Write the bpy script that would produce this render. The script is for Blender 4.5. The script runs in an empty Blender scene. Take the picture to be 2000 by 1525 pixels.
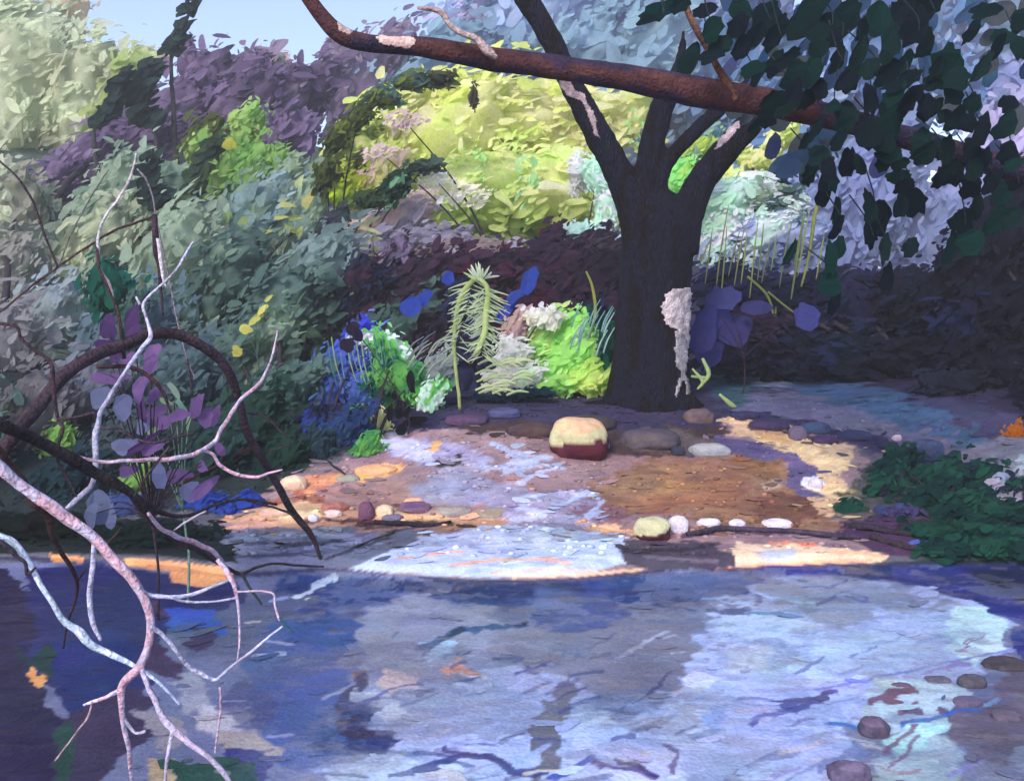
import bpy, math, random
import numpy as np
random.seed(7); RNG = np.random.default_rng(7)
C = bpy.context.scene.collection
# ------------------------------------------------------------------ camera, world, sun, exposure
F = 1732.0; CAMZ = 1.7; PITCH = math.radians(7.3)
cam = bpy.data.cameras.new('camera'); cam.lens = 36*F/2000; cam.sensor_width = 36; cam.clip_end = 600
camo = bpy.data.objects.new('camera', cam); C.objects.link(camo)
camo.location = (0, 0, CAMZ); camo.rotation_euler = (math.radians(90)-PITCH, 0, 0)
bpy.context.scene.camera = camo
SUN_EL, SUN_AZ = math.radians(42), math.radians(205)      # azimuth clockwise from +Y: behind the painter, to the left
w = bpy.data.worlds.new('World'); bpy.context.scene.world = w; w.use_nodes = True
nt = w.node_tree; nt.nodes.clear()
sky = nt.nodes.new('ShaderNodeTexSky'); sky.sky_type = 'NISHITA'; sky.sun_disc = False
sky.sun_elevation = SUN_EL; sky.sun_rotation = SUN_AZ; sky.air_density = 1.0; sky.dust_density = 1.5; sky.ozone_density = 2.0
bg = nt.nodes.new('ShaderNodeBackground'); bg.inputs[1].default_value = 0.15
wo = nt.nodes.new('ShaderNodeOutputWorld')
tint = nt.nodes.new('ShaderNodeMixRGB'); tint.blend_type = 'MULTIPLY'; tint.inputs[0].default_value = 1; tint.inputs[2].default_value = (.95, .87, .98, 1)
nt.links.new(sky.outputs[0], tint.inputs[1]); nt.links.new(tint.outputs[0], bg.inputs[0]); nt.links.new(bg.outputs[0], wo.inputs[0])
sl = bpy.data.lights.new('sun', 'SUN'); sl.energy = 1.5; sl.angle = math.radians(14); sl.color = (1, .95, .87)
so = bpy.data.objects.new('sun', sl); C.objects.link(so)
so.rotation_euler = (math.radians(90)-SUN_EL, 0, math.radians(180)-SUN_AZ)
vs = bpy.context.scene.view_settings
vs.view_transform = 'Standard'; vs.look = 'None'; vs.gamma = 1; vs.exposure = 1.12
bpy.context.scene.cycles.max_bounces = 5
bpy.context.scene.cycles.transparent_max_bounces = 8

# ------------------------------------------------------------------ helpers
cp, sp = math.cos(PITCH), math.sin(PITCH)
def P(px, py, Y):
    """point of the place seen at a photograph pixel, Y metres in front"""
    a = (px-1000)/F; b = (762.5-py)/F
    dy = cp + b*sp; dz = -sp + b*cp
    t = Y/dy
    return np.array([a*t, Y, CAMZ+dz*t])
def pix(x, y, z):
    zz = z-CAMZ
    d = y*cp - zz*sp; u = y*sp + zz*cp
    return 1000+F*x/d, 762.5-F*u/d
def lin(c):
    c = np.asarray(c, float)/255.
    return np.where(c <= .04045, c/12.92, ((c+.055)/1.055)**2.4)
def hsh(ix, iy, iz, s):
    n = (ix.astype(np.int64)*374761393 + iy.astype(np.int64)*668265263 + iz.astype(np.int64)*2147483647 + s*1274126177) & 0xffffffff
    n = ((n ^ (n >> 13))*1274126177) & 0xffffffff
    return ((n ^ (n >> 16)) & 0xffff)/65535.
def noise(x, y, z=0., s=0):
    x = np.asarray(x, float); y = np.asarray(y, float)+0*x; z = np.asarray(z, float)+0*x
    ix, iy, iz = np.floor(x), np.floor(y), np.floor(z)
    fx, fy, fz = x-ix, y-iy, z-iz
    fx = fx*fx*(3-2*fx); fy = fy*fy*(3-2*fy); fz = fz*fz*(3-2*fz)
    r = 0
    for a in (0, 1):
        for b in (0, 1):
            for c in (0, 1):
                r = r + hsh(ix+a, iy+b, iz+c, s)*(fx if a else 1-fx)*(fy if b else 1-fy)*(fz if c else 1-fz)
    return r*2-1
def fbm(x, y, z=0., s=0, o=3):
    r = 0; a = 1; t = 0
    for k in range(o):
        r = r + a*noise(np.asarray(x)*2**k, np.asarray(y)*2**k, np.asarray(z)*2**k, s+k); t += a; a *= .55
    return r/t
def sstep(a, b, x):
    t = np.clip((x-a)/(b-a), 0, 1); return t*t*(3-2*t)

# ------------------------------------------------------------------ materials
MATS = {}
def paint(name, wash=.18, ws=1.2, grain=.10, gs=45., bump=.25, trans=0., rough=.85, spec=.15):
    """a matt surface whose own colour sits in the attribute Col, uneven like pigment"""
    if name in MATS: return MATS[name]
    m = bpy.data.materials.new(name); m.use_nodes = True; t = m.node_tree; N = t.nodes; L = t.links
    b = N['Principled BSDF']; out = N['Material Output']
    b.inputs['Roughness'].default_value = rough; b.inputs['Specular IOR Level'].default_value = spec
    at = N.new('ShaderNodeAttribute'); at.attribute_name = 'Col'
    tc = N.new('ShaderNodeTexCoord')
    n1 = N.new('ShaderNodeTexNoise'); n1.inputs['Scale'].default_value = ws; n1.inputs['Detail'].default_value = 5; n1.inputs['Distortion'].default_value = .8
    n2 = N.new('ShaderNodeTexNoise'); n2.inputs['Scale'].default_value = gs; n2.inputs['Detail'].default_value = 3
    L.new(tc.outputs['Object'], n1.inputs['Vector']); L.new(tc.outputs['Object'], n2.inputs['Vector'])
    m1 = N.new('ShaderNodeMapRange'); m1.inputs[1].default_value = .3; m1.inputs[2].default_value = .7; m1.inputs[3].default_value = 1-wash; m1.inputs[4].default_value = 1+wash
    m2 = N.new('ShaderNodeMapRange'); m2.inputs[1].default_value = .3; m2.inputs[2].default_value = .7; m2.inputs[3].default_value = 1-grain; m2.inputs[4].default_value = 1+grain
    L.new(n1.outputs[0], m1.inputs[0]); L.new(n2.outputs[0], m2.inputs[0])
    mu = N.new('ShaderNodeMath'); mu.operation = 'MULTIPLY'; L.new(m1.outputs[0], mu.inputs[0]); L.new(m2.outputs[0], mu.inputs[1])
    hs = N.new('ShaderNodeHueSaturation'); L.new(at.outputs['Color'], hs.inputs['Color']); L.new(mu.outputs[0], hs.inputs['Value'])
    m3 = N.new('ShaderNodeMapRange'); m3.inputs[1].default_value = .3; m3.inputs[2].default_value = .7; m3.inputs[3].default_value = .485; m3.inputs[4].default_value = .515
    L.new(n1.outputs[0], m3.inputs[0]); L.new(m3.outputs[0], hs.inputs['Hue'])
    L.new(hs.outputs[0], b.inputs['Base Color'])
    if bump:
        bp = N.new('ShaderNodeBump'); bp.inputs['Strength'].default_value = bump; bp.inputs['Distance'].default_value = .02
        L.new(n2.outputs[0], bp.inputs['Height']); L.new(bp.outputs[0], b.inputs['Normal'])
    if trans:
        tr = N.new('ShaderNodeBsdfTranslucent'); L.new(hs.outputs[0], tr.inputs[0])
        mx = N.new('ShaderNodeMixShader'); mx.inputs[0].default_value = trans
        L.new(b.outputs[0], mx.inputs[1]); L.new(tr.outputs[0], mx.inputs[2]); L.new(mx.outputs[0], out.inputs[0])
    MATS[name] = m; return m
LEAF = lambda: paint('leaf', wash=.2, ws=.8, grain=.09, gs=22, bump=0, trans=.6)
BARK = lambda: paint('bark', wash=.32, ws=9, grain=.28, gs=55, bump=1.0)
EARTH = lambda: paint('earth', wash=.13, ws=2.2, grain=.12, gs=60, bump=.4)
STONE = lambda: paint('stone', wash=.16, ws=8, grain=.1, gs=70, bump=.4)

# ------------------------------------------------------------------ mesh building
class MB:
    def __init__(s): s.v = []; s.f = []; s.c = []; s.n = 0; s.sm = []
    def add(s, v, f, c, smooth=False):
        v = np.asarray(v, float); c = np.asarray(c, float)
        if c.ndim == 1: c = np.tile(c, (len(v), 1))
        s.v.append(v); s.c.append(c); s.f += [tuple(int(i)+s.n for i in q) for q in f]; s.sm += [smooth]*len(f); s.n += len(v)
    def build(s, name, mat, parent=None, origin=None):
        v = np.concatenate(s.v); c = np.concatenate(s.c)
        if origin is None:
            origin = parent.location if parent is not None else (v[:, 0].mean(), v[:, 1].mean(), v[:, 2].min())
        origin = np.array(origin[:], float)
        me = bpy.data.meshes.new(name); me.from_pydata((v-origin).tolist(), [], s.f)
        a = me.attributes.new('Col', 'FLOAT_COLOR', 'POINT')
        a.data.foreach_set('color', np.concatenate([np.clip(c, 0, .9), np.ones((len(c), 1))], 1).ravel().astype(np.float32))
        me.polygons.foreach_set('use_smooth', s.sm); me.materials.append(mat); me.update()
        o = bpy.data.objects.new(name, me); C.objects.link(o)
        if parent is not None: o.parent = parent
        else: o.location = origin
        return o
def tag(o, label, cat=None, group=None):
    if label: o['label'] = label
    if cat: o['category'] = cat
    if group: o['group'] = group
    return o
def thing(name, loc, label, cat, group=None):
    o = bpy.data.objects.new(name, None); o.empty_display_size = .1; C.objects.link(o); o.location = [float(q) for q in loc]
    bpy.context.view_layer.update()
    return tag(o, label, cat, group)
def nrm(a): return a/np.maximum(np.linalg.norm(a, axis=-1, keepdims=True), 1e-9)

def dabs(mb, cen, nor, axis, L, W, cols, k=9, bend=.25, point=.35, wob=.16):
    """leaf or spray shapes: pointed, uneven, slightly cupped"""
    N = len(cen); nor = nrm(nor); u = nrm(axis - nor*np.sum(axis*nor, 1, keepdims=True)); v = np.cross(nor, u)
    t = np.linspace(0, 2*np.pi, k, endpoint=False)
    wb = 1+RNG.uniform(-wob, wob, (N, k))
    X = np.cos(t)[None]*wb; Yy = np.sin(t)[None]*(1-point*np.cos(t))[None]*wb
    px = X*L[:, None]/2; py = Yy*W[:, None]/2; pz = -bend*(X**2)*L[:, None]*.3
    V = cen[:, None]+u[:, None]*px[..., None]+v[:, None]*py[..., None]+nor[:, None]*pz[..., None]
    V = V.reshape(-1, 3); f = (np.arange(N)[:, None]*k+np.arange(k)[None]).tolist()
    mb.add(V, f, np.repeat(cols, k, 0))

_ico = {}
def ico(sub):
    if sub not in _ico:
        import bmesh
        bm = bmesh.new(); bmesh.ops.create_icosphere(bm, subdivisions=sub, radius=1)
        v = np.array([q.co[:] for q in bm.verts]); f = [[q.index for q in p.verts] for p in bm.faces]; bm.free(); _ico[sub] = (v, f)
    return _ico[sub]
SEED = [100]; GAIN = .75
def pick(cols, n, h=None):
    cols = np.array([lin(c) for c in cols])
    if h is None: return cols[RNG.integers(0, len(cols), n)]
    x = np.clip(h, 0, .999)*(len(cols)-1); i = np.minimum(x.astype(int), max(len(cols)-2, 0)); f = sstep(.2, .8, x-i)[:, None]
    cols = cols*(.52+1.32*np.sqrt(cols.mean(1, keepdims=True)))
    return cols[i]*(1-f)+cols[np.minimum(i+1, len(cols)-1)]*f
def clump(mb, px, py, rx, ry, Y, cols, ang=45, n=None, size=34, core=.76, depth=None, asp=.42, jit=.10, spread=1.):
    """a lump of foliage: an uneven core and many sprays round it; rx, ry, size in photo pixels at distance Y"""
    size = size*.58
    s = Y/F; c = P(px, py, Y); tilted = 24 < abs(ang) < 68 and core and min(rx, ry) > 24; r0 = math.sqrt(rx*ry); R = np.array([r0*1.42*s, r0*s*.8, r0*.78*s]) if tilted else np.array([rx*s, (depth or (rx+ry)/2)*s*.8, ry*s]); SEED[0] += 1; sd = SEED[0]
    ca, sa = (math.cos(math.radians(ang)), math.sin(math.radians(ang))) if tilted else (1., 0.)
    M = np.array([[ca, 0, sa], [0, 1, 0], [-sa, 0, ca]])      # a lump that leans the way its boughs grow
    hue = lambda p, q=1.: np.clip(.5+.75*fbm((p@M.T)[:, 0]/R.min()*.8+sd*7, p[:, 1]/R.min()*.8, (p@M.T)[:, 2]/R.min()*1.5*q, sd), 0, .999)
    if core:
        v, f = ico(4); d = 1+.42*fbm(v[:, 0]*1.9+sd, v[:, 1]*1.9, v[:, 2]*1.9, sd)
        vv = (v*d[:, None]*R*core)@M
        mb.add(vv+c, f, pick(cols, len(v), hue(vv)), True)
    if n is None: n = int(3.4*rx*ry/(size*size*asp)*2.9)
    n = max(n, 12)
    d = nrm(RNG.normal(size=(n, 3))); d[:, 1] = np.where(RNG.random(n) < .35, -abs(d[:, 1]), d[:, 1])
    disp = 1+.42*fbm(d[:, 0]*1.9+sd, d[:, 1]*1.9, d[:, 2]*1.9, sd)
    r = (RNG.uniform(.56, 1.12, n)+(RNG.random(n) < .08)*RNG.uniform(0, .25, n))*spread
    p = d*R*(disp*r)[:, None]*(1+.16*fbm(d[:, 0]*5+sd, d[:, 1]*5, d[:, 2]*5, sd+7))[:, None]
    p = p@M; d = nrm(d@M)
    a = math.radians(ang)+RNG.normal(0, .5, n)
    ax = np.stack([np.cos(a), RNG.normal(0, .25, n), np.sin(a)], 1)
    no = d*.30+RNG.normal(0, .30, (n, 3))+np.array([-.15, -.75, .5])     # leaves turn to the light
    L = size*s*RNG.uniform(.45, 1.0, n)*(1+(RNG.random(n) < .25)*RNG.uniform(.4, 1.8, n))
    co = pick(cols, n, hue(p+RNG.normal(0, .12, p.shape)*R.min()))*(1+RNG.uniform(-jit, jit, (n, 1)))
    dabs(mb, p+c, no, ax, L, L*asp*RNG.uniform(.7, 1.3, n), co)

def spline(pts, step=.35):
    pts = np.asarray(pts, float); out = []
    q = np.vstack([2*pts[0]-pts[1], pts, 2*pts[-1]-pts[-2]])
    for i in range(1, len(q)-2):
        p0, p1, p2, p3 = q[i-1], q[i], q[i+1], q[i+2]
        n = 8
        for k in range(n):
            t = k/n
            out.append(.5*((2*p1)+(-p0+p2)*t+(2*p0-5*p1+4*p2-p3)*t*t+(-p0+3*p1-3*p2+p3)*t**3))
    out.append(pts[-1]); return np.array(out)
def tube3(mb, pts, col, col2=None, sides=10, rough=.10, smooth=True):
    """pts rows x,y,z,radius in metres"""
    q = spline(pts); p = q[:, :3]; r = np.maximum(q[:, 3], .0015); n = len(q); SEED[0] += 1; sd = SEED[0]
    if sides > 5:
        al0 = np.cumsum(np.r_[0, np.linalg.norm(np.diff(p, axis=0), axis=1)]); fr = 1/(r.mean()*7); p = p+np.stack([noise(al0*fr, 1.5+0*al0, 0, sd+1), noise(al0*fr, 3.5+0*al0, 0, sd+2), noise(al0*fr, 7.5+0*al0, 0, sd+3)], 1)*r[:, None]*rough*3.2
    tg = nrm(np.gradient(p, axis=0)); ref = np.array([0, 1., .15]); a = np.cross(tg, ref); a = nrm(a); b = np.cross(tg, a)
    th = np.linspace(0, 2*np.pi, sides, endpoint=False)
    al = np.cumsum(np.r_[0, np.linalg.norm(np.diff(p, axis=0), axis=1)])
    A, T = np.meshgrid(al, th, indexing='ij')
    rr = r[:, None]*(1+rough*fbm(A/(r.mean()*3)+sd, np.cos(T)*1.3+5, np.sin(T)*1.3, sd))
    V = p[:, None]+a[:, None]*(np.cos(T)*rr)[..., None]+b[:, None]*(np.sin(T)*rr)[..., None]
    V = V.reshape(-1, 3); f = []
    for i in range(n-1):
        for k in range(sides):
            f.append((i*sides+k, i*sides+(k+1) % sides, (i+1)*sides+(k+1) % sides, (i+1)*sides+k))
    f.append(tuple(range(sides))[::-1]); f.append(tuple((n-1)*sides+k for k in range(sides)))
    c1 = lin(col); c2 = lin(col2 if col2 is not None else col)
    h = np.clip(.5+1.1*fbm(A/(max(r.mean(), .01)*5)+sd*3, np.cos(T)*.9, np.sin(T)*.9, sd+50), 0, 1).ravel()[:, None]
    h = (h > .5)*1.*.75+h*.25
    mb.add(V, f, c1*(1-h)+c2*h, smooth)
def tube(mb, pts, Y, col, col2=None, sides=8, rough=.14):
    """pts rows px,py,width[,Y] in photo pixels"""
    out = []
    Y0, Y1 = Y if isinstance(Y, tuple) else (Y, Y)
    for i, q in enumerate(pts):
        yy = q[3] if len(q) > 3 else Y0+(Y1-Y0)*i/(len(pts)-1)
        out.append(list(P(q[0], q[1], yy))+[q[2]/2*yy/F])
    tube3(mb, out, col, col2, sides, rough)
    return out

# ------------------------------------------------------------------ terrain
SH = np.array([(-1200, 1085), (0, 1085), (100, 1090), (300, 1100), (450, 1122), (650, 1108), (760, 1122), (950, 1135), (1100, 1131), (1250, 1116), (1500, 1106), (1700, 1100), (1850, 1095), (2000, 1095), (3200, 1095)], float)
SHW = []
for a, b in SH:
    d = P(a, b, 1.)-np.array([0, 0, CAMZ]); t = -CAMZ/d[2]; SHW.append((d[0]*t, t))
SHW = np.array(SHW)
def shore(x): return np.interp(x, SHW[:, 0], SHW[:, 1])
def ground(x, y):
    x = np.asarray(x, float); y = np.asarray(y, float)
    s = y-shore(x)+.05*noise(x*3, y*0, 0, 3)-.02
    z = -.045+.095*sstep(-.14, .10, s)
    z = z+.05*sstep(.1, 1., s)+.42*sstep(.9, 3.3, s)
    r = x/np.maximum(y, 1)
    slope = .24-.20*sstep(-.12, .3, r)
    z = z+slope*np.clip(y-10, 0, 24)
    L = np.clip(-x-2.0-.12*(y-5), 0, 14)
    z = z+.16*L*sstep(.3, 1.8, s)
    z = z+.10*np.clip(x-3.2, 0, 5)*sstep(.2, 3, s)
    z = z-.045*sstep(1.0, .55, ((x+.5)/1.35)**2+((y-5.62)/.36)**2)
    z = z+sstep(.05, .5, s)*(.02*fbm(x*2.3, y*2.3, 0, 9)+.008*fbm(x*14, y*14, 0, 12))+sstep(3.5, 9, s)*.35*fbm(x*.4, y*.4, 0, 15)
    return z
def hit(px, py, ymin=2.2):
    """where the sight line of a pixel meets the ground"""
    ys = np.linspace(ymin, 45, 1800); d = P(px, py, 1.)-np.array([0, 0, CAMZ])
    z = CAMZ+d[2]*ys; g = ground(d[0]*ys, ys); k = np.argmax(z <= g)
    if z[k] > g[k]: k = len(ys)-1
    return np.array([d[0]*ys[k], ys[k], g[k]])

# ---- colours of the earth, sand and creek bed, reflections and shade painted in; outlines in photo pixels, painter's order
A_, PO, ST = [], 'poly', 'stroke'
def po(col, *pts, e=7, a=1.): A_.append(('p', col, np.array(pts, float), e, a))
def st(col, w, *pts, e=5, a=.85): A_.append(('s', col, np.array(pts, float), w, e, a))
# far ground and hillside
po((78, 92, 84), (-3000, -3000), (5000, -3000), (5000, 830), (-3000, 830), e=2)
po((52, 48, 76), (640, -3000), (6000, -3000), (6000, 900), (2000, 900), (1500, 830), (850, 845), (560, 830), (640, 500), e=10)
po((44, 56, 58), (-3000, 700), (500, 700), (640, 830), (600, 930), (500, 1000), (-3000, 1060), e=10)
# bank
po((150, 128, 134), (560, 935), (720, 880), (780, 850), (860, 838), (1000, 840), (1200, 870), (1400, 810), (1500, 815), (1680, 870), (1720, 960), (1700, 1100), (1200, 1140), (640, 1120), (400, 1040), (440, 1010), e=8)
po((64, 60, 88), (840, 800), (980, 775), (1100, 770), (1210, 760), (1400, 770), (1420, 815), (1380, 850), (1200, 850), (1000, 820), (860, 835))
po((74, 60, 62), (900, 830), (1010, 815), (1090, 835), (1190, 840), (1400, 830), (1430, 850), (1400, 885), (1300, 895), (1240, 890), (1180, 880), (1120, 850), (1060, 862), (1000, 846), (930, 850))
po((98, 90, 94), (1210, 860), (1290, 835), (1390, 850), (1420, 870), (1370, 885), (1270, 885), e=10)
po((168, 132, 118), (600, 960), (760, 940), (900, 930), (1060, 935), (1180, 1010), (1000, 1040), (600, 1020), e=14, a=.6)
po((166, 168, 196), (740, 850), (880, 862), (950, 885), (960, 920), (860, 930), (760, 890), e=12, a=.85)
po((150, 158, 190), (800, 935), (930, 925), (1010, 950), (1120, 965), (1190, 985), (1170, 1020), (1060, 1035), (1000, 1020), (900, 985), (820, 975), e=14, a=.8)
po((186, 190, 214), (735, 862), (800, 856), (850, 880), (840, 905), (780, 890), e=7)
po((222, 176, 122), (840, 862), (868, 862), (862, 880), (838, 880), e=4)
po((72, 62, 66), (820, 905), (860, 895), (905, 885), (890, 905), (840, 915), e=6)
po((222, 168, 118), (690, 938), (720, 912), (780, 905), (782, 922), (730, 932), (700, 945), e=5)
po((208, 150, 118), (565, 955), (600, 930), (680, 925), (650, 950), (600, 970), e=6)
po((142, 110, 92), (1180, 905), (1300, 895), (1480, 880), (1560, 930), (1610, 990), (1660, 1020), (1640, 1045), (1450, 1030), (1300, 1010), (1200, 1000), (1150, 960), e=16)
po((158, 116, 88), (1290, 930), (1400, 925), (1440, 960), (1380, 1000), (1260, 985), e=18, a=.8)
po((112, 76, 66), (1470, 985), (1530, 965), (1600, 975), (1610, 1005), (1560, 1025), (1470, 1012), e=10, a=.85)
po((122, 88, 96), (1110, 985), (1200, 990), (1240, 1010), (1200, 1035), (1120, 1010), e=12, a=.8)
po((122, 88, 66), (1410, 900), (1500, 885), (1540, 905), (1520, 940), (1430, 925), e=14, a=.7)
po((208, 180, 150), (1415, 815), (1450, 808), (1500, 812), (1540, 830), (1600, 855), (1672, 872), (1665, 905), (1640, 930), (1680, 960), (1640, 1000), (1600, 1005), (1580, 960), (1600, 930), (1560, 900), (1500, 870), (1430, 850), e=6)
po((192, 148, 106), (1470, 835), (1520, 848), (1550, 870), (1510, 865), (1475, 852), e=6, a=.8)
po((100, 92, 132), (1405, 850), (1480, 868), (1560, 895), (1602, 915), (1600, 945), (1570, 950), (1610, 975), (1575, 975), (1545, 945), (1540, 905), (1440, 888), (1400, 880), e=6)  # mauve-blue shadow painted over the cream sand
po((170, 168, 158), (1480, 945), (1530, 935), (1540, 952), (1500, 960), e=5, a=.7)
po((230, 232, 240), (1578, 935), (1600, 932), (1608, 948), (1592, 958), (1580, 950), e=3)
st((176, 188, 218), 10, (955, 868), (1010, 885), (1070, 892), (1000, 905), (985, 922), (1050, 912), (1100, 916), (1040, 930), (1008, 945))
st((170, 184, 216), 9, (1020, 976), (1080, 962), (1130, 964), (1100, 985)); st((178, 190, 222), 12, (1120, 968), (1160, 962), (1180, 975), (1165, 1000), (1145, 1012))
st((176, 186, 216), 9, (1000, 890), (1040, 905), (960, 915), (930, 905)); st((184, 196, 226), 10, (1050, 975), (1010, 990), (1060, 1000), (1000, 1015))
# line where the bank meets the upper pool
po((206, 166, 136), (430, 1015), (520, 985), (620, 975), (720, 1000), (860, 1010), (1000, 1012), (1000, 1030), (880, 1030), (700, 1028), (560, 1035), e=6)
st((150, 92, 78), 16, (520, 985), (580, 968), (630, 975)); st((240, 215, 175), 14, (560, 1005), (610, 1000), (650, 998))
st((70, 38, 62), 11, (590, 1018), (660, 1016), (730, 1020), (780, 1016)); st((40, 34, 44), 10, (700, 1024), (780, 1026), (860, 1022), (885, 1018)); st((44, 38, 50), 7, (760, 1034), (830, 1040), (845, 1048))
po((226, 184, 150), (1120, 1020), (1200, 1022), (1260, 1030), (1250, 1045), (1160, 1036), e=5)
# upper pool and its shores
po((112, 120, 142), (380, 1035), (560, 1032), (700, 1030), (830, 1042), (800, 1070), (700, 1108), (620, 1112), (450, 1115), (380, 1080), e=8)
st((150, 160, 186), 12, (520, 1050), (640, 1042), (740, 1045), e=7); st((156, 168, 196), 10, (600, 1072), (680, 1062), (760, 1052), e=6); st((62, 68, 86), 8, (460, 1060), (560, 1065), (660, 1056), e=5); st((60, 62, 78), 7, (640, 1090), (720, 1062), (770, 1042)); st((66, 70, 90), 9, (420, 1085), (540, 1084), (620, 1080))
po((186, 200, 232), (680, 1112), (740, 1085), (800, 1060), (870, 1040), (960, 1024), (1100, 1028), (1200, 1042), (1260, 1062), (1280, 1085), (1200, 1105), (1120, 1126), (950, 1128), (760, 1118), e=7)
po((208, 218, 242), (860, 1045), (980, 1032), (1100, 1040), (1060, 1060), (920, 1062), e=9, a=.8)
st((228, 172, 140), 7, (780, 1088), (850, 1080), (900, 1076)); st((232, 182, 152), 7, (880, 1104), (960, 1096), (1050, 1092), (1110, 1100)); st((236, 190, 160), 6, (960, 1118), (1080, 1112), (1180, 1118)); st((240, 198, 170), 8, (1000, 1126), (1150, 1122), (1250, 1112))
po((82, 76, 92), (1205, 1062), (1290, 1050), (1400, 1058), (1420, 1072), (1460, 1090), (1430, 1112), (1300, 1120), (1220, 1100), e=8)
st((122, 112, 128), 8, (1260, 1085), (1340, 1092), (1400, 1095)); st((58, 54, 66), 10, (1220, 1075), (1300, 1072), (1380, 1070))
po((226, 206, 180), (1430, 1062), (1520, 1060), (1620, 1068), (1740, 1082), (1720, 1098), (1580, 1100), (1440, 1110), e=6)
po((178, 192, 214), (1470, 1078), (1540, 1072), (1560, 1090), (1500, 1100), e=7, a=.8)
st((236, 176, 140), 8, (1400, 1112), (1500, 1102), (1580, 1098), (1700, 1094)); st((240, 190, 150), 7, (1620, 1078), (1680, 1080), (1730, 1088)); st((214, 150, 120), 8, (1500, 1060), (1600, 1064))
st((70, 60, 84), 12, (1340, 1042), (1450, 1036), (1550, 1040), (1640, 1050), (1700, 1058))
po((80, 58, 88), (1650, 1012), (1760, 1000), (1870, 1030), (1880, 1060), (1790, 1092), (1700, 1078), (1640, 1040), e=7)
st((92, 112, 196), 13, (1770, 1058), (1810, 1052), (1850, 1058)); st((116, 56, 72), 10, (1780, 1030), (1850, 1038))
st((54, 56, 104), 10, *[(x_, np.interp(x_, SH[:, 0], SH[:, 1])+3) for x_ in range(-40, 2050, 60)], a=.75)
# right bank
po((66, 64, 96), (1360, 690), (1500, 730), (1640, 745), (1800, 775), (2000, 800), (2400, 840), (2400, 1000), (1900, 950), (1700, 880), (1520, 825), (1400, 800), e=10)
po((66, 92, 124), (1540, 745), (1650, 745), (1760, 768), (1880, 830), (1960, 870), (2200, 890), (2200, 940), (1880, 900), (1750, 840), (1600, 790), e=9)
po((100, 102, 128), (1440, 770), (1560, 765), (1700, 810), (1830, 855), (1930, 890), (1880, 920), (1740, 868), (1560, 828), (1450, 805), e=9)
po((60, 92, 104), (1380, 690), (1450, 700), (1470, 760), (1440, 800), (1390, 760), e=8)
po((118, 138, 160), (1460, 735), (1540, 732), (1550, 755), (1470, 758), e=6, a=.8)
st((48, 42, 78), 18, (1440, 815), (1500, 815), (1560, 832), (1640, 845), (1740, 862)); st((50, 36, 66), 16, (1465, 832), (1530, 838)); st((54, 40, 76), 15, (1580, 858), (1640, 864)); st((52, 62, 92), 26, (1800, 880), (1820, 900))
po((120, 118, 138), (1880, 880), (1960, 850), (2100, 850), (2300, 1000), (2000, 1050), (1940, 980), (1860, 930), e=9)
po((196, 205, 225), (1930, 935), (1975, 930), (1985, 970), (1945, 980), e=6); po((150, 160, 176), (1985, 890), (2050, 890), (2050, 930), (1985, 925), e=5)
po((36, 62, 56), (1620, 1010), (1700, 900), (1800, 900), (1900, 960), (2100, 1000), (2300, 1100), (1780, 1100), (1880, 1050), (1760, 1000), e=10, a=.9)
# left bank edge
po((26, 36, 40), (-2500, 985), (80, 1000), (300, 1012), (470, 1028), (440, 1060), (470, 1100), (300, 1085), (80, 1080), (-2500, 1110), e=8)
po((44, 62, 60), (300, 1040), (440, 1036), (430, 1060), (330, 1060), e=6, a=.8)
po((196, 156, 142), (430, 1030), (480, 1018), (560, 1012), (560, 1026), (470, 1034), e=5)
# creek bed in front, with sky reflections and ripples painted into it
po((118, 124, 158), (-3000, 1100), (100, 1097), (300, 1106), (450, 1130), (650, 1114), (760, 1128), (950, 1141), (1100, 1137), (1250, 1122), (1500, 1112), (1700, 1106), (2000, 1101), (4000, 1101), (4000, 4000), (-3000, 4000), e=2)
po((50, 72, 132), (560, 1118), (760, 1130), (950, 1141), (1100, 1137), (1250, 1122), (1480, 1112), (1500, 1135), (1440, 1165), (1330, 1185), (1250, 1180), (1080, 1190), (900, 1180), (760, 1200), (620, 1210), (500, 1180), e=9)  # dark blue shade below the ledge, painted on the bed
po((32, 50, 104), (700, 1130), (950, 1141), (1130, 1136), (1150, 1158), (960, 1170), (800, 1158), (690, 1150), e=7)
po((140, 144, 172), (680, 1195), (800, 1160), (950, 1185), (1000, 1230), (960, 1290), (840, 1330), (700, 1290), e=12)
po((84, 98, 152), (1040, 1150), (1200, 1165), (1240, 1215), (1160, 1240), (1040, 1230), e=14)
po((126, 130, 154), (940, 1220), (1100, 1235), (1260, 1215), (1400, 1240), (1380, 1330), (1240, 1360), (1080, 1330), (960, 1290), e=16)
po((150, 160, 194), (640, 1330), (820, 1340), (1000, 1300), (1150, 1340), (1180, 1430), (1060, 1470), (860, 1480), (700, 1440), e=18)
po((172, 186, 230), (640, 1500), (820, 1460), (1000, 1430), (1120, 1440), (1230, 1400), (1330, 1340), (1380, 1250), (1400, 1180), (1520, 1130), (1700, 1128), (1880, 1160), (1985, 1210), (1985, 1270), (1900, 1320), (1820, 1350), (1700, 1380), (1660, 1450), (1640, 1620), (620, 1700), e=13)  # pale lens of reflected sky, painted on the bed
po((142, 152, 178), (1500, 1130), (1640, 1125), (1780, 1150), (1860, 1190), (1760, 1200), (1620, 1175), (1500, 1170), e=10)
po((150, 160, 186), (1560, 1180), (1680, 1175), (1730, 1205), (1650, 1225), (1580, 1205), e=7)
po((184, 204, 240), (1400, 1205), (1500, 1190), (1620, 1225), (1740, 1235), (1830, 1260), (1760, 1320), (1620, 1330), (1500, 1290), (1420, 1260), e=9)
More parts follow.
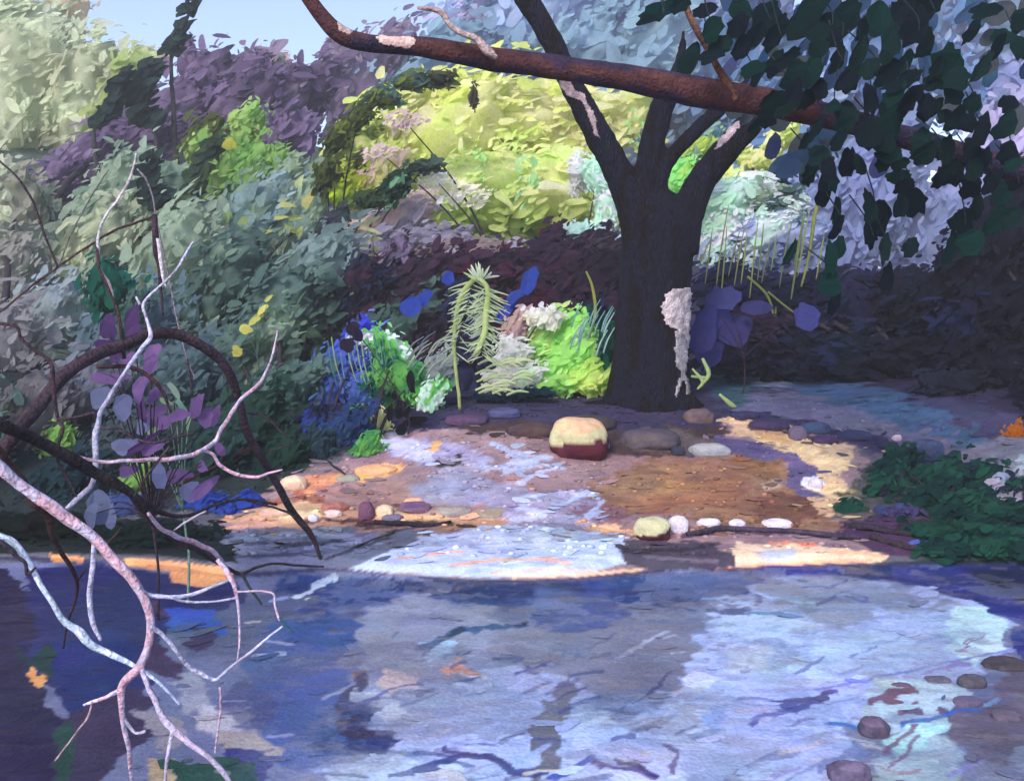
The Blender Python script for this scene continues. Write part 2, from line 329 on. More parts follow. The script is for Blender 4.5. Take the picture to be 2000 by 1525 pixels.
po((198, 226, 238), (1860, 1190), (1920, 1185), (1972, 1220), (1970, 1265), (1900, 1300), (1850, 1260), (1845, 1215), e=6)
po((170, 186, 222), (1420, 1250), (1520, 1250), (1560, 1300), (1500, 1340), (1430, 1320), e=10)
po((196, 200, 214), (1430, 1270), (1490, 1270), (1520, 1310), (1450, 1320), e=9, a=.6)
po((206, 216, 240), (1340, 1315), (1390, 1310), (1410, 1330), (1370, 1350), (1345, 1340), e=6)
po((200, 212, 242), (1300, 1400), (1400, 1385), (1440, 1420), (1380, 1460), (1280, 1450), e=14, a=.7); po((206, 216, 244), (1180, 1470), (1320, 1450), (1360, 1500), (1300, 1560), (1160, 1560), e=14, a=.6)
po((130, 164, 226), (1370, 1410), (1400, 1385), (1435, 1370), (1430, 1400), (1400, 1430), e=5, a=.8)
po((150, 170, 222), (1180, 1380), (1240, 1360), (1260, 1400), (1200, 1420), e=12, a=.6)
po((112, 112, 130), (1080, 1360), (1120, 1310), (1110, 1400), (1105, 1440), (1080, 1500), (1030, 1530), (1040, 1460), (1028, 1420), e=8)
po((166, 180, 216), (660, 1490), (860, 1450), (900, 1500), (1000, 1560), (640, 1600), e=6); po((196, 210, 236), (640, 1500), (780, 1475), (900, 1500), (860, 1560), (620, 1560), e=7)
# left part of the bed
po((74, 96, 154), (470, 1230), (560, 1205), (680, 1185), (700, 1230), (660, 1290), (670, 1360), (700, 1440), (620, 1500), (540, 1480), (480, 1360), e=9)
po((98, 106, 138), (380, 1180), (480, 1165), (600, 1150), (640, 1180), (560, 1210), (470, 1290), (390, 1290), (300, 1230), e=12)
po((42, 44, 104), (60, 1110), (180, 1100), (330, 1120), (460, 1135), (480, 1175), (320, 1230), (300, 1330), (200, 1400), (60, 1340), (20, 1200), e=8)
po((26, 44, 112), (120, 1230), (240, 1230), (280, 1290), (250, 1360), (140, 1400), (100, 1330), e=8)
po((62, 92, 184), (310, 1190), (370, 1185), (430, 1190), (432, 1240), (370, 1245), (320, 1225), e=6)
po((84, 60, 92), (270, 1160), (330, 1190), (320, 1215), (290, 1200), e=5); po((74, 58, 100), (365, 1225), (405, 1228), (400, 1270), (375, 1270), e=5); po((76, 58, 92), (290, 1240), (350, 1290), (350, 1330), (300, 1310), (280, 1270), e=6)
po((40, 22, 70), (-3000, 1110), (20, 1110), (60, 1200), (50, 1330), (120, 1400), (100, 1620), (-3000, 1620), e=8)
po((66, 50, 84), (120, 1400), (240, 1340), (300, 1360), (280, 1420), (240, 1480), (180, 1540), (90, 1540), e=8); po((34, 74, 66), (110, 1420), (140, 1400), (150, 1460), (120, 1560), (100, 1560), e=6)
po((150, 146, 162), (270, 1380), (320, 1400), (370, 1430), (320, 1470), (280, 1450), e=8); po((172, 172, 186), (340, 1310), (390, 1310), (410, 1380), (370, 1400), (330, 1360), e=10, a=.8)
po((188, 186, 200), (390, 1380), (480, 1390), (500, 1430), (440, 1450), (390, 1430), e=9); po((170, 158, 156), (430, 1430), (500, 1430), (560, 1470), (500, 1500), (440, 1470), e=9)
po((76, 78, 120), (450, 1330), (520, 1350), (540, 1420), (480, 1430), (440, 1390), e=10, a=.8)
po((66, 58, 90), (660, 1360), (700, 1310), (740, 1370), (720, 1420), (780, 1440), (740, 1470), (670, 1430), e=7)
po((214, 190, 190), (740, 1300), (820, 1320), (830, 1345), (780, 1360), (740, 1340), e=7, a=.8); po((206, 214, 232), (690, 1350), (760, 1360), (820, 1390), (760, 1410), (700, 1380), e=8, a=.7); po((128, 92, 66), (675, 1310), (705, 1308), (690, 1330), e=4)
po((44, 58, 120), (590, 1450), (700, 1440), (790, 1450), (760, 1475), (640, 1475), e=6)
po((56, 60, 122), (440, 1460), (500, 1465), (540, 1490), (520, 1530), (440, 1500), e=7)
po((36, 80, 68), (340, 1500), (400, 1480), (440, 1500), (500, 1490), (520, 1560), (320, 1580), e=6); po((176, 158, 138), (290, 1480), (340, 1480), (330, 1560), (290, 1560), e=6)
po((226, 164, 108), (50, 1310), (60, 1295), (75, 1318), (104, 1310), (90, 1335), (68, 1350), (52, 1340), e=3)
po((22, 58, 52), (35, 1260), (60, 1290), (100, 1250), (110, 1270), (108, 1330), (70, 1300), (42, 1290), e=4)
po((226, 164, 110), (95, 1080), (160, 1088), (165, 1098), (100, 1096), e=4); po((222, 168, 120), (240, 1090), (340, 1096), (450, 1108), (455, 1128), (400, 1150), (340, 1138), (330, 1115), (245, 1105), e=5)
po((212, 160, 130), (860, 1300), (900, 1292), (905, 1312), (870, 1314), e=4); po((170, 200, 232), (810, 1250), (870, 1245), (880, 1280), (820, 1290), e=7, a=.8)
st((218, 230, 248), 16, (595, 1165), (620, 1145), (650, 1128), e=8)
st((40, 84, 134), 14, (810, 1265), (880, 1240), (960, 1228), (1020, 1218)); st((34, 60, 92), 13, (855, 1250), (905, 1235)); st((36, 44, 76), 9, (985, 1214), (1020, 1214))
st((78, 74, 142), 6, (1005, 1318), (1040, 1306), (1070, 1292)); st((78, 74, 142), 5, (1030, 1300), (1060, 1318)); st((104, 98, 170), 9, (690, 1382), (730, 1368), (760, 1352), e=3)
st((62, 66, 128), 10, (1420, 1195), (1460, 1185), (1480, 1160)); st((36, 58, 104), 11, (1382, 1190), (1440, 1195)); st((60, 120, 176), 9, (1450, 1195), (1520, 1200)); 
st((80, 78, 150), 6, (1610, 1180), (1650, 1158), (1665, 1150)); st((84, 80, 150), 5, (1560, 1150), (1620, 1145), (1650, 1130)); st((96, 92, 160), 5, (1665, 1165), (1700, 1172))
st((74, 72, 156), 14, (1470, 1415), (1490, 1395), (1530, 1388), (1590, 1366), (1632, 1350)); st((86, 76, 124), 10, (1515, 1370), (1560, 1362), (1625, 1352)); st((128, 138, 186), 8, (1535, 1420), (1560, 1405), (1590, 1400))
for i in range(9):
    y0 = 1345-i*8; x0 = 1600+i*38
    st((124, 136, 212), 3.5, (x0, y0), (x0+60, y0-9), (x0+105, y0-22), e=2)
st((118, 130, 190), 3, (1660, 1285), (1710, 1288)); st((112, 120, 180), 3, (1665, 1282), (1715, 1258))
st((150, 130, 190), 9, (1815, 1315), (1850, 1305), (1885, 1295)); st((142, 86, 130), 5, (1870, 1270), (1900, 1255), (1925, 1238)); st((142, 86, 130), 5, (1885, 1268), (1900, 1245))
st((44, 72, 170), 14, (1070, 1520), (1120, 1500), (1150, 1480), (1165, 1500)); st((88, 66, 130), 11, (1150, 1492), (1205, 1498), (1240, 1500), (1275, 1515)); st((60, 50, 110), 8, (1195, 1482), (1240, 1495), (1280, 1512))
st((104, 88, 142), 13, (1298, 1450), (1325, 1465), (1322, 1495), (1312, 1508)); st((110, 112, 170), 9, (1190, 1440), (1230, 1432)); st((150, 146, 206), 10, (1480, 1525), (1530, 1505), (1560, 1495))
st((58, 70, 132), 16, (770, 1515), (830, 1495), (900, 1475), (950, 1470), (1000, 1500), (1060, 1510)); st((84, 70, 120), 8, (880, 1475), (940, 1468), (990, 1485)); st((66, 60, 106), 8, (870, 1462), (920, 1468))
_r = random.Random(11)
for q in range(210):      # random pale and dark water strokes painted on the bed, drawn out along the flow
    x_ = _r.uniform(420, 1900); y_ = 1140+400*_r.random()**.8; l_ = _r.uniform(14, 70)*(.6+(y_-1100)/500); a_ = _r.gauss(-.16, .22); pale = _r.random() < (.34 if x_ < 1250 else .5)
    c_ = _r.choice([(176, 184, 216), (196, 206, 232), (206, 196, 200), (160, 176, 222)] if pale else ([(74, 74, 118), (60, 72, 128), (96, 92, 110), (84, 80, 130), (58, 84, 130)] if x_ < 1300 else [(120, 130, 178), (104, 112, 172), (138, 128, 168), (90, 96, 150)]))
    st(c_, _r.uniform(3, 11)*(.6+(y_-1100)/700), (x_, y_), (x_+l_*.5, y_+a_*l_*.5+_r.uniform(-3, 3)), (x_+l_, y_+a_*l_), e=3, a=_r.uniform(.35, .8))
# right lower corner
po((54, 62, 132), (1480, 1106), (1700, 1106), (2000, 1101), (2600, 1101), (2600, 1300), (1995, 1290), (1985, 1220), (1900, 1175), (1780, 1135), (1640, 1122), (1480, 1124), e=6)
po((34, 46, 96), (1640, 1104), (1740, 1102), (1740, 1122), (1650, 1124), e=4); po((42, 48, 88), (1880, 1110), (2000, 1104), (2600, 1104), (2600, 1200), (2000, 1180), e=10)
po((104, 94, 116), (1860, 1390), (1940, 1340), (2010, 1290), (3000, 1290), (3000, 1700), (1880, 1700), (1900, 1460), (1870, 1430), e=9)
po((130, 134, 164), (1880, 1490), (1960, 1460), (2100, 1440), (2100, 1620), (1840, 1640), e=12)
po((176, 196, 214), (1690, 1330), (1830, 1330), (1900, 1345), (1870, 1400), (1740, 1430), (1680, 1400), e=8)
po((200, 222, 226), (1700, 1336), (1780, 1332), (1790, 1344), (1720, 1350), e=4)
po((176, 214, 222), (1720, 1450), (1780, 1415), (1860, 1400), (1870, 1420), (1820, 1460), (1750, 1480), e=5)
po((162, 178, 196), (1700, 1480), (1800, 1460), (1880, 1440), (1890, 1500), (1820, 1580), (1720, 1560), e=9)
st((110, 48, 76), 15, (1695, 1370), (1730, 1358), (1790, 1350)); st((128, 60, 90), 11, (1755, 1390), (1790, 1372)); st((84, 50, 84), 15, (1770, 1385), (1800, 1388)); st((82, 44, 84), 15, (1845, 1382), (1865, 1394)); st((44, 110, 180), 9, (1625, 1415), (1680, 1418), (1740, 1420)); st((44, 112, 184), 9, (1765, 1416), (1830, 1400), (1920, 1385)); st((120, 60, 104), 10, (1720, 1470), (1750, 1450), (1790, 1420)); st((128, 80, 120), 9, (1740, 1490), (1800, 1440))
st((150, 120, 130), 8, (1715, 1490), (1760, 1505), (1800, 1500)); st((130, 170, 214), 14, (1920, 1375), (1945, 1360)); st((120, 130, 180), 12, (1600, 1500), (1640, 1470), (1680, 1460)); st((150, 146, 206), 9, (1850, 1515), (1890, 1500), (1920, 1480))
po((118, 108, 120), (1740, 1520), (1770, 1520), (1770, 1600), (1740, 1600), e=3)

def apply_paint(x, y, z):
    px, py = pix(x, y, z)
    cols = np.tile(lin((100, 100, 110)), (len(px), 1))
    # brushy, torn edges: the outlines are shifted by noise that lives on the ground itself
    k = np.clip(6./np.maximum(y, 2), .3, 3)
    wx = x*1.; wy = y*1.
    n1 = fbm(wx*5, wy*5, 0, 21, 4); n2 = fbm(wx*5, wy*5, 7, 31, 4); n3 = fbm(wx*26, wy*26, 3, 41, 2); n4 = fbm(wx*11, wy*13, 3, 51, 3); n5 = fbm(wx*11, wy*13, 9, 61, 3)
    th = [fbm(wx*2.2, wy*3, 11+q*9, 71, 4) for q in range(3)]; th = np.stack(th, 1)
    s_ = y-shore(x); damp = np.clip(np.abs(s_)/.25, .2, 1); damp = np.where((s_ < -.25), 1.35, damp)
    for it in A_:
        kind, col, pts = it[0], it[1], it[2]
        e = it[3] if kind == 'p' else it[4]; al = it[-1]
        e2 = max(e, 6) if kind == 'p' else e
        X = px+(n1*e2*3.2+n4*e2*1.6+n3*e2*.5)*damp; Y_ = py+(n2*e2*1.5+n5*e2*1.0+n3*e2*.3)*damp
        m = 40 if kind == 'p' else it[3]+40
        box = (X > pts[:, 0].min()-m) & (X < pts[:, 0].max()+m) & (Y_ > pts[:, 1].min()-m) & (Y_ < pts[:, 1].max()+m)
        idx = np.nonzero(box)[0]
        if not len(idx): continue
        X = X[idx]; Y_ = Y_[idx]
        if kind == 'p':
            ins = np.zeros(len(idx), bool); n = len(pts)
            for i in range(n):
                (x1, y1), (x2, y2) = pts[i], pts[(i+1) % n]
                if y1 == y2: continue
                c = ((y1 > Y_) != (y2 > Y_)) & (X < (x2-x1)*(Y_-y1)/(y2-y1)+x1)
                ins ^= c
            d = np.full(len(idx), 1e9)
            for i in range(n):
                a = pts[i]; b = pts[(i+1) % n]; ab = b-a; t = np.clip(((X-a[0])*ab[0]+(Y_-a[1])*ab[1])/max(ab@ab, 1e-6), 0, 1)
                d = np.minimum(d, np.hypot(X-a[0]-t*ab[0], Y_-a[1]-t*ab[1]))
            sd = np.where(ins, d, -d); bl = e*(.25 if e < 9 else .55); f = sstep(-bl, bl, sd)
        else:
            d = np.full(len(idx), 1e9)
            for i in range(len(pts)-1):
                a = pts[i]; b = pts[i+1]; ab = b-a; t = np.clip(((X-a[0])*ab[0]+(Y_-a[1])*ab[1])/max(ab@ab, 1e-6), 0, 1)
                d = np.minimum(d, np.hypot(X-a[0]-t*ab[0], (Y_-a[1]-t*ab[1])*1.15))
            f = 1-sstep(it[3]*.5-1.2, it[3]*.5+1.2, d+n3[idx]*it[3]*.18)
        f = f*np.clip(1+.35*n2[idx]-.12, 0, 1) if (kind == 'p' and al < 1) else f
        f = (f*al)[:, None]; c = lin(col)
        tone = 1+.16*n2[idx][:, None]+.10*th[idx]+.08*n4[idx][:, None]
        cols[idx] = cols[idx]*(1-f)+c*tone*f
    # random mottling of bed and bank, darker and paler than what it lies on
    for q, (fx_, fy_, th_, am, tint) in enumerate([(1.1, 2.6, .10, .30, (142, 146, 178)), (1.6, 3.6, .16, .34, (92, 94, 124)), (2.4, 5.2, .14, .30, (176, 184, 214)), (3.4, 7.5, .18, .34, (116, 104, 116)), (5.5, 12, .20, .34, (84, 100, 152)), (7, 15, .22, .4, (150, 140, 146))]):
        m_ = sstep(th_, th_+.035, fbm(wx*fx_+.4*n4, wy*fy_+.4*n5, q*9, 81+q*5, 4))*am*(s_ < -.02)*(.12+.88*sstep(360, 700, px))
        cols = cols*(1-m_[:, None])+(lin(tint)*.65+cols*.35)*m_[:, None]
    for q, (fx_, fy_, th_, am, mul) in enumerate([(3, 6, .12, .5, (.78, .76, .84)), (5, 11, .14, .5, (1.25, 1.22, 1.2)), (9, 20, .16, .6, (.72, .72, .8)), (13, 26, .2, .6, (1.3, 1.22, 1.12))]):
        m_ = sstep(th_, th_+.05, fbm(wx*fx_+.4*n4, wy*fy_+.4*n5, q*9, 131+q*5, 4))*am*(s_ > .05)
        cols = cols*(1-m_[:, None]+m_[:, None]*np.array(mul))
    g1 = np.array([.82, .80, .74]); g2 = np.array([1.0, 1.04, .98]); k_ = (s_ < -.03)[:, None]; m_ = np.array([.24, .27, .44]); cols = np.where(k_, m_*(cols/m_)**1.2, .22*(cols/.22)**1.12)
    return cols*np.where(k_, g2, g1)

NU, NV = 900, 820
u = np.linspace(-1.05, 1.05, NU); vv = np.linspace(0, 1, NV)
ydist = 2.2*(46/2.2)**(vv**1.35*.92+.08*vv)
YY, UU = np.meshgrid(ydist, u, indexing='ij')
XX = UU*(YY*.95+1.2); ZZ = ground(XX, YY)
V = np.stack([XX.ravel(), YY.ravel(), ZZ.ravel()], 1)
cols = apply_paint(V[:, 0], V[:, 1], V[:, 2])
me = bpy.data.meshes.new('ground')
me.vertices.add(len(V)); me.vertices.foreach_set('co', V.ravel())
i = np.arange((NV-1)*(NU-1)); r = i//(NU-1); c = i % (NU-1); q = r*NU+c
F4 = np.stack([q, q+1, q+NU+1, q+NU], 1)
me.loops.add(F4.size); me.loops.foreach_set('vertex_index', F4.ravel().astype(np.int32))
me.polygons.add(len(F4)); me.polygons.foreach_set('loop_start', (np.arange(len(F4))*4).astype(np.int32)); me.polygons.foreach_set('loop_total', np.full(len(F4), 4, np.int32))
me.polygons.foreach_set('use_smooth', np.ones(len(F4), bool))
me.update(calc_edges=True)
a = me.attributes.new('Col', 'FLOAT_COLOR', 'POINT'); a.data.foreach_set('color', np.concatenate([np.clip(cols, 0, .9), np.ones((len(cols), 1))], 1).ravel().astype(np.float32))
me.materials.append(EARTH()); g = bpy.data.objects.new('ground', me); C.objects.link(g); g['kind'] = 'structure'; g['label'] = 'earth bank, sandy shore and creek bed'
# wide plain beyond and below
mb = MB(); R_ = 54
mb.add([(-R_, -7, -.6), (R_, -7, -.6), (R_, 69, -.6), (-R_, 69, -.6)], [(0, 1, 2, 3)], lin((80, 90, 90)))
o = mb.build('terrain', EARTH(), origin=(0, 0, 0)); o['kind'] = 'structure'

# ---- water
def water_mat():
    m = bpy.data.materials.new('water'); m.use_nodes = True; t = m.node_tree; N = t.nodes; L = t.links; N.clear()
    out = N.new('ShaderNodeOutputMaterial'); tr = N.new('ShaderNodeBsdfTransparent'); gl = N.new('ShaderNodeBsdfGlossy'); fr = N.new('ShaderNodeFresnel'); mx = N.new('ShaderNodeMixShader')
    gl.inputs['Roughness'].default_value = .16; fr.inputs['IOR'].default_value = 1.33; tr.inputs[0].default_value = (.97, .98, .98, 1)
    tc = N.new('ShaderNodeTexCoord'); mp = N.new('ShaderNodeMapping'); mp.inputs['Scale'].default_value = (1.2, 2.2, 1); mp.inputs['Rotation'].default_value = (0, 0, .25)
    n = N.new('ShaderNodeTexNoise'); n.inputs['Scale'].default_value = 3.2; n.inputs['Detail'].default_value = 4; n.inputs['Distortion'].default_value = .6
    b = N.new('ShaderNodeBump'); b.inputs['Strength'].default_value = .35; b.inputs['Distance'].default_value = .03
    L.new(tc.outputs['Object'], mp.inputs[0]); L.new(mp.outputs[0], n.inputs[0]); L.new(n.outputs[0], b.inputs['Height']); L.new(b.outputs[0], gl.inputs['Normal']); L.new(b.outputs[0], fr.inputs['Normal'])
    sc = N.new('ShaderNodeMath'); sc.operation = 'MULTIPLY'; sc.inputs[1].default_value = .5; L.new(fr.outputs[0], sc.inputs[0])
    L.new(sc.outputs[0], mx.inputs[0]); L.new(tr.outputs[0], mx.inputs[1]); L.new(gl.outputs[0], mx.inputs[2]); L.new(mx.outputs[0], out.inputs[0]); return m
WM = water_mat()
def sheet(name, v, f):
    me = bpy.data.meshes.new(name); me.from_pydata(v, [], f); me.materials.append(WM); o = bpy.data.objects.new(name, me); C.objects.link(o); o['kind'] = 'structure'; return o
xs = np.linspace(-12, 12, 60)
v = [(x, -3, 0) for x in xs]+[(x, float(shore(x))+.25, 0) for x in xs]
th_ = np.linspace(0, 2*np.pi, 60, endpoint=False)
sheet('water', [(-.5+1.45*math.cos(q), 5.62+.40*math.sin(q), .058) for q in th_], [tuple(range(60))])
sheet('water', v, [(i, i+1, 61+i, 60+i) for i in range(59)])

def litter(name, label, n, yr, under, lo, hi, seed):
    rg = np.random.default_rng(seed); y = yr[0]*(yr[1]/yr[0])**rg.random(n); x = (rg.random(n)*2-1)*(y*.66+.3); s = y-shore(x)
    k = (s < -.12) if under else (s > .10); x, y = x[k], y[k]; n = len(x)
    xo = x+rg.normal(0, .06, n)*y/4; yo = y+rg.normal(0, .05, n)*y/4; yo = np.where(under, np.minimum(yo, shore(xo)-.1), np.maximum(yo, shore(xo)+.12))
    c = apply_paint(xo, yo, ground(xo, yo))*(1+rg.uniform(-.16, .16, (n, 1)))*(1+rg.uniform(-.05, .05, (n, 3)))
    g = ground(x, y); gx = (ground(x+.05, y)-g)/.05; gy = (ground(x, y+.05)-g)/.05; no = np.stack([-gx, -gy, np.ones(n)], 1)
    an = rg.normal(.12, .5, n); mb = MB(); L = rg.uniform(lo, hi, n)*(.5+y/8)
    dabs(mb, np.stack([x, y, g+rg.uniform(.002, .005, n)], 1), no+rg.normal(0, .03, (n, 3)), np.stack([np.cos(an), np.sin(an), 0*an], 1), L, L*rg.uniform(.25, .6, n), c, k=9, wob=.25, bend=-.05)
    o = mb.build(name, EARTH(), origin=(0, 0, 0)); o['kind'] = 'stuff'; o['label'] = label
litter('leaf_litter', 'scattered dead leaves and bark flakes on the bank', 1500, (5.0, 11), False, .03, .13, 1)
litter('sunken_leaves', 'sunken leaves and flakes of silt on the creek bed', 220, (2.4, 5.4), True, .03, .16, 2)
rg = np.random.default_rng(5); y = rg.uniform(5.1, 8.6, 1500); x = (rg.random(1500)*2-1)*y*.62; k = (y-shore(x) > .12); x, y = x[k], y[k]; g_ = ground(x, y)
gc = apply_paint(x, y, g_)*rg.uniform(.7, 1.5, (len(x), 1)); mb = MB(); iv, jf = ico(1)
for a_, b_, z_, c_ in zip(x, y, g_, gc):
    r_ = rg.uniform(.006, .022); mb.add((iv*(1+rg.uniform(-.2, .2, iv.shape)))*np.array([r_*1.4, r_, r_*.7])+np.array([a_, b_, z_+r_*.2]), jf, c_, True)
o = mb.build('gravel', STONE(), origin=(0, 0, 0)); o['kind'] = 'stuff'; o['label'] = 'loose grit and gravel on the sandy shore'

# ------------------------------------------------------------------ foliage of the hillside and undergrowth
def plant(name, label, cat, clumps, group=None, stem=(52, 46, 52), stems=True, mat=None, auto=True, extra=None):
    """clumps: dicts/tuples (px,py,rx,ry,Y,cols,ang,size[,n]); Y None = standing where its foot meets the hillside"""
    cl = []
    for c in clumps:
        c = list(c)
        if c[4] is None: c[4] = float(hit(c[0], min(c[1]+c[3]*1.0, 1000))[1])
        h_ = float(hit(c[0], c[1])[1]); dd = (c[2]+c[3])/2*.35/F*c[4]
        if c[4] > h_-dd: c[4] = h_-dd
        cl.append(c)
    k = max(range(len(cl)), key=lambda i: cl[i][1]+cl[i][3])
    b = P(cl[k][0], cl[k][1], cl[k][4]); base = np.array([b[0], b[1], float(ground(b[0], b[1]))-.03])
    t = thing(name, base, label, cat, group)
    mb = MB()
    for c in cl:
        clump(mb, *c[:6], ang=c[6] if len(c) > 6 else 45, size=c[7] if len(c) > 7 else 34, **(c[8] if len(c) > 8 else {}))
    if extra: extra(mb)
    mb.build('crown', mat or LEAF(), t)
    ms = MB()
    for c in cl[:3]:
        p = P(c[0], c[1], c[4]); r = max(.012, c[2]*c[4]/F*.05); m = (base*.5+p*.5)+np.array([0, 0, (p[2]-base[2])*.12])
        tube3(ms, [list(base+np.array([0, 0, -.1]))+[r*1.6], list(m)+[r], list(p)+[r*.4]], stem, sides=6)
    ms.build('trunk', BARK(), t)
    return t
SAGE = [(168, 178, 150), (188, 194, 166), (154, 168, 142)]; SAGE2 = [(150, 162, 118), (164, 182, 116), (172, 182, 140)]
PURP = [(122, 106, 138), (108, 94, 124), (136, 118, 150), (112, 106, 130)]; PURP2 = [(138, 122, 146), (120, 102, 134), (156, 144, 158)]
LIME = [(146, 184, 100), (130, 174, 92), (164, 192, 112)]; GREY = [(136, 158, 134), (154, 172, 150), (120, 144, 124)]; GREYB = [(138, 162, 162), (154, 176, 178), (124, 150, 148)]
DGR = [(88, 118, 108), (76, 106, 100), (104, 132, 122), (84, 112, 88)]; TEALD = [(44, 66, 66), (54, 78, 74), (38, 58, 60)]
YEL = [(208, 214, 138), (196, 206, 122), (216, 218, 156), (184, 198, 112)]; YEL2 = [(190, 204, 128), (180, 198, 116), (200, 210, 142), (222, 222, 178)]; OLIV = [(96, 112, 54), (82, 98, 50), (120, 134, 58)]
PINK = [(204, 182, 166), (194, 178, 176), (186, 170, 162)]; LAV = [(164, 158, 174), (150, 146, 164), (176, 170, 182)]
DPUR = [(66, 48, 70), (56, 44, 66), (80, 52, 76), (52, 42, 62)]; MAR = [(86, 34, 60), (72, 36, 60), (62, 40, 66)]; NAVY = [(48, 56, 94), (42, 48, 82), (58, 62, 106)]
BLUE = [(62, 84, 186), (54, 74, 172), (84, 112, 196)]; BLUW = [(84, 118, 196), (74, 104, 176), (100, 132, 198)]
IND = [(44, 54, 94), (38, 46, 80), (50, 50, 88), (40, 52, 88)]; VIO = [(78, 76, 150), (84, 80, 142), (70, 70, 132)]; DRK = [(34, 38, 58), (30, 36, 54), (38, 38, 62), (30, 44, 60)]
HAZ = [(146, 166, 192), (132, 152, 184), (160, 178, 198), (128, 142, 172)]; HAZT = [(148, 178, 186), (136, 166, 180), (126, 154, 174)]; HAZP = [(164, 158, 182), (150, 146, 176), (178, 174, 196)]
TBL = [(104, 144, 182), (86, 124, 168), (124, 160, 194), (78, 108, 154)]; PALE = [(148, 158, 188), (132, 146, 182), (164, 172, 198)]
MINT = [(190, 226, 200), (174, 216, 184), (206, 232, 214)]; BGR = [(88, 168, 84), (78, 156, 88), (116, 182, 92)]; TEAL = [(24, 98, 88), (30, 110, 92), (22, 86, 82)]
GRN = [(26, 82, 70), (22, 68, 66), (34, 94, 76), (44, 58, 78)]

# far trees behind everything, mist and pale sky put into their leaf colours
G1 = 'misty trees far beyond the creek'
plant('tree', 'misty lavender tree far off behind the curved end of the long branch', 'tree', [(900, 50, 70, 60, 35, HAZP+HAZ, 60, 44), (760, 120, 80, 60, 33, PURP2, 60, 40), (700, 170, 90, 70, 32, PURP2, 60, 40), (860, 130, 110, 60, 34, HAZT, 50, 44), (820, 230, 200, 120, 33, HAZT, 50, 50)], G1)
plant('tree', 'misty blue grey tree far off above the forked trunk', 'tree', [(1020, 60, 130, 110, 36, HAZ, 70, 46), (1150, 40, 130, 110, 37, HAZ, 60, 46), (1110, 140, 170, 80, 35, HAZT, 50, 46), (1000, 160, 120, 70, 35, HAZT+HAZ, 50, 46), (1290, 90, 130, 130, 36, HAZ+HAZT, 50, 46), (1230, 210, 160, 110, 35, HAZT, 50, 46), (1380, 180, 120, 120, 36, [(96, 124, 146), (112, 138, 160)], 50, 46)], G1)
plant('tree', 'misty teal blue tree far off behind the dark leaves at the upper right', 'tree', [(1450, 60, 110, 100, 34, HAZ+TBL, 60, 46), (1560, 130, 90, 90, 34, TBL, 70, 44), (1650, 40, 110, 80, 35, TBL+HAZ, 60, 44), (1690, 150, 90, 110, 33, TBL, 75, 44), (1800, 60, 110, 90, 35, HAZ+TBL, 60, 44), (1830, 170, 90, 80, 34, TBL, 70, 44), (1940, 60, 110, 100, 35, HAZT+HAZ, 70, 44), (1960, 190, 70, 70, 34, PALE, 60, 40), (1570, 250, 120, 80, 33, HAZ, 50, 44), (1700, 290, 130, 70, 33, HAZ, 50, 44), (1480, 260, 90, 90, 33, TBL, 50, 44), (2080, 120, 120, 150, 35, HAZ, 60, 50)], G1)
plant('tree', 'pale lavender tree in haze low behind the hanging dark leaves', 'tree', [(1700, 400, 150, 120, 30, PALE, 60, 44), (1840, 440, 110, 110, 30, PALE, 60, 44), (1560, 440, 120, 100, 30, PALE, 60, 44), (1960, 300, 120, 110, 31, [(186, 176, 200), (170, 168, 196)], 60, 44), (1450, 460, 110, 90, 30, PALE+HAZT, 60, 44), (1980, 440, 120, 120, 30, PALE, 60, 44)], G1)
# left hillside
G2 = 'trees and shrubs on the left hillside'
plant('tree', 'pale sage tree at the far left under the sky', 'tree', [(50, 100, 130, 110, 26, SAGE, 70, 40), (120, 40, 70, 50, 27, [(214, 198, 178), (200, 190, 168), (176, 178, 152)], 60, 34), (20, 240, 170, 140, 24, SAGE, 60, 40), (150, 210, 110, 110, 24, SAGE, 60, 40), (-120, 100, 150, 160, 26, SAGE, 60, 40), (300, 118, 40, 22, 28, [(206, 196, 184), (186, 190, 160)], 60, 28)], G2)
plant('tree', 'yellow green tree between the sage tree and the purple trees', 'tree', [(250, 175, 62, 62, 23, SAGE2, 60, 36), (270, 130, 46, 34, 23.5, [(196, 200, 162), (178, 188, 138)], 60, 30), (230, 240, 60, 70, 22.5, SAGE2, 60, 36)], G2)
plant('tree', 'broad purple tree leaning right against the sky', 'tree', [(400, 175, 85, 65, 21, PURP, 60, 40), (370, 120, 25, 50, 21, PURP2, 80, 30), (340, 230, 100, 60, 20.5, PURP, 40, 40), (480, 160, 70, 45, 21, PURP2, 55, 40), (480, 210, 100, 60, 20, PURP, 50, 40), (560, 190, 70, 55, 20.5, PURP2, 60, 40), (560, 260, 70, 60, 19.5, PURP, 70, 40), (620, 170, 60, 50, 21, PURP2, 60, 36), (450, 250, 90, 50, 20, PURP, 45, 40), (420, 125, 40, 25, 21.5, PINK+PURP2, 70, 26), (535, 125, 40, 30, 21.5, PINK+GREY, 70, 26), (660, 120, 50, 50, 22, PURP2+LAV, 60, 34)], G2)
plant('shrub', 'long low purple shrub slanting down the left slope', 'shrub', [(250, 280, 95, 60, 19, PURP, 35, 38), (170, 320, 90, 55, 18, PURP, 35, 38), (100, 370, 70, 50, 17, PURP+[(134, 136, 132)], 40, 38), (60, 420, 50, 50, 16, PURP2+SAGE, 60, 36)], G2)
plant('shrub', 'bright lime shrub in the middle of the left slope', 'shrub', [(440, 330, 55, 60, 16, LIME, 60, 32), (490, 340, 60, 50, 16, LIME, 60, 32), (540, 330, 40, 30, 16, LIME, 60, 30), (400, 275, 60, 34, 16.5, LIME+OLIV, 50, 28), (480, 250, 40, 42, 16.5, LIME+[(84, 108, 62)], 60, 26)], G2)
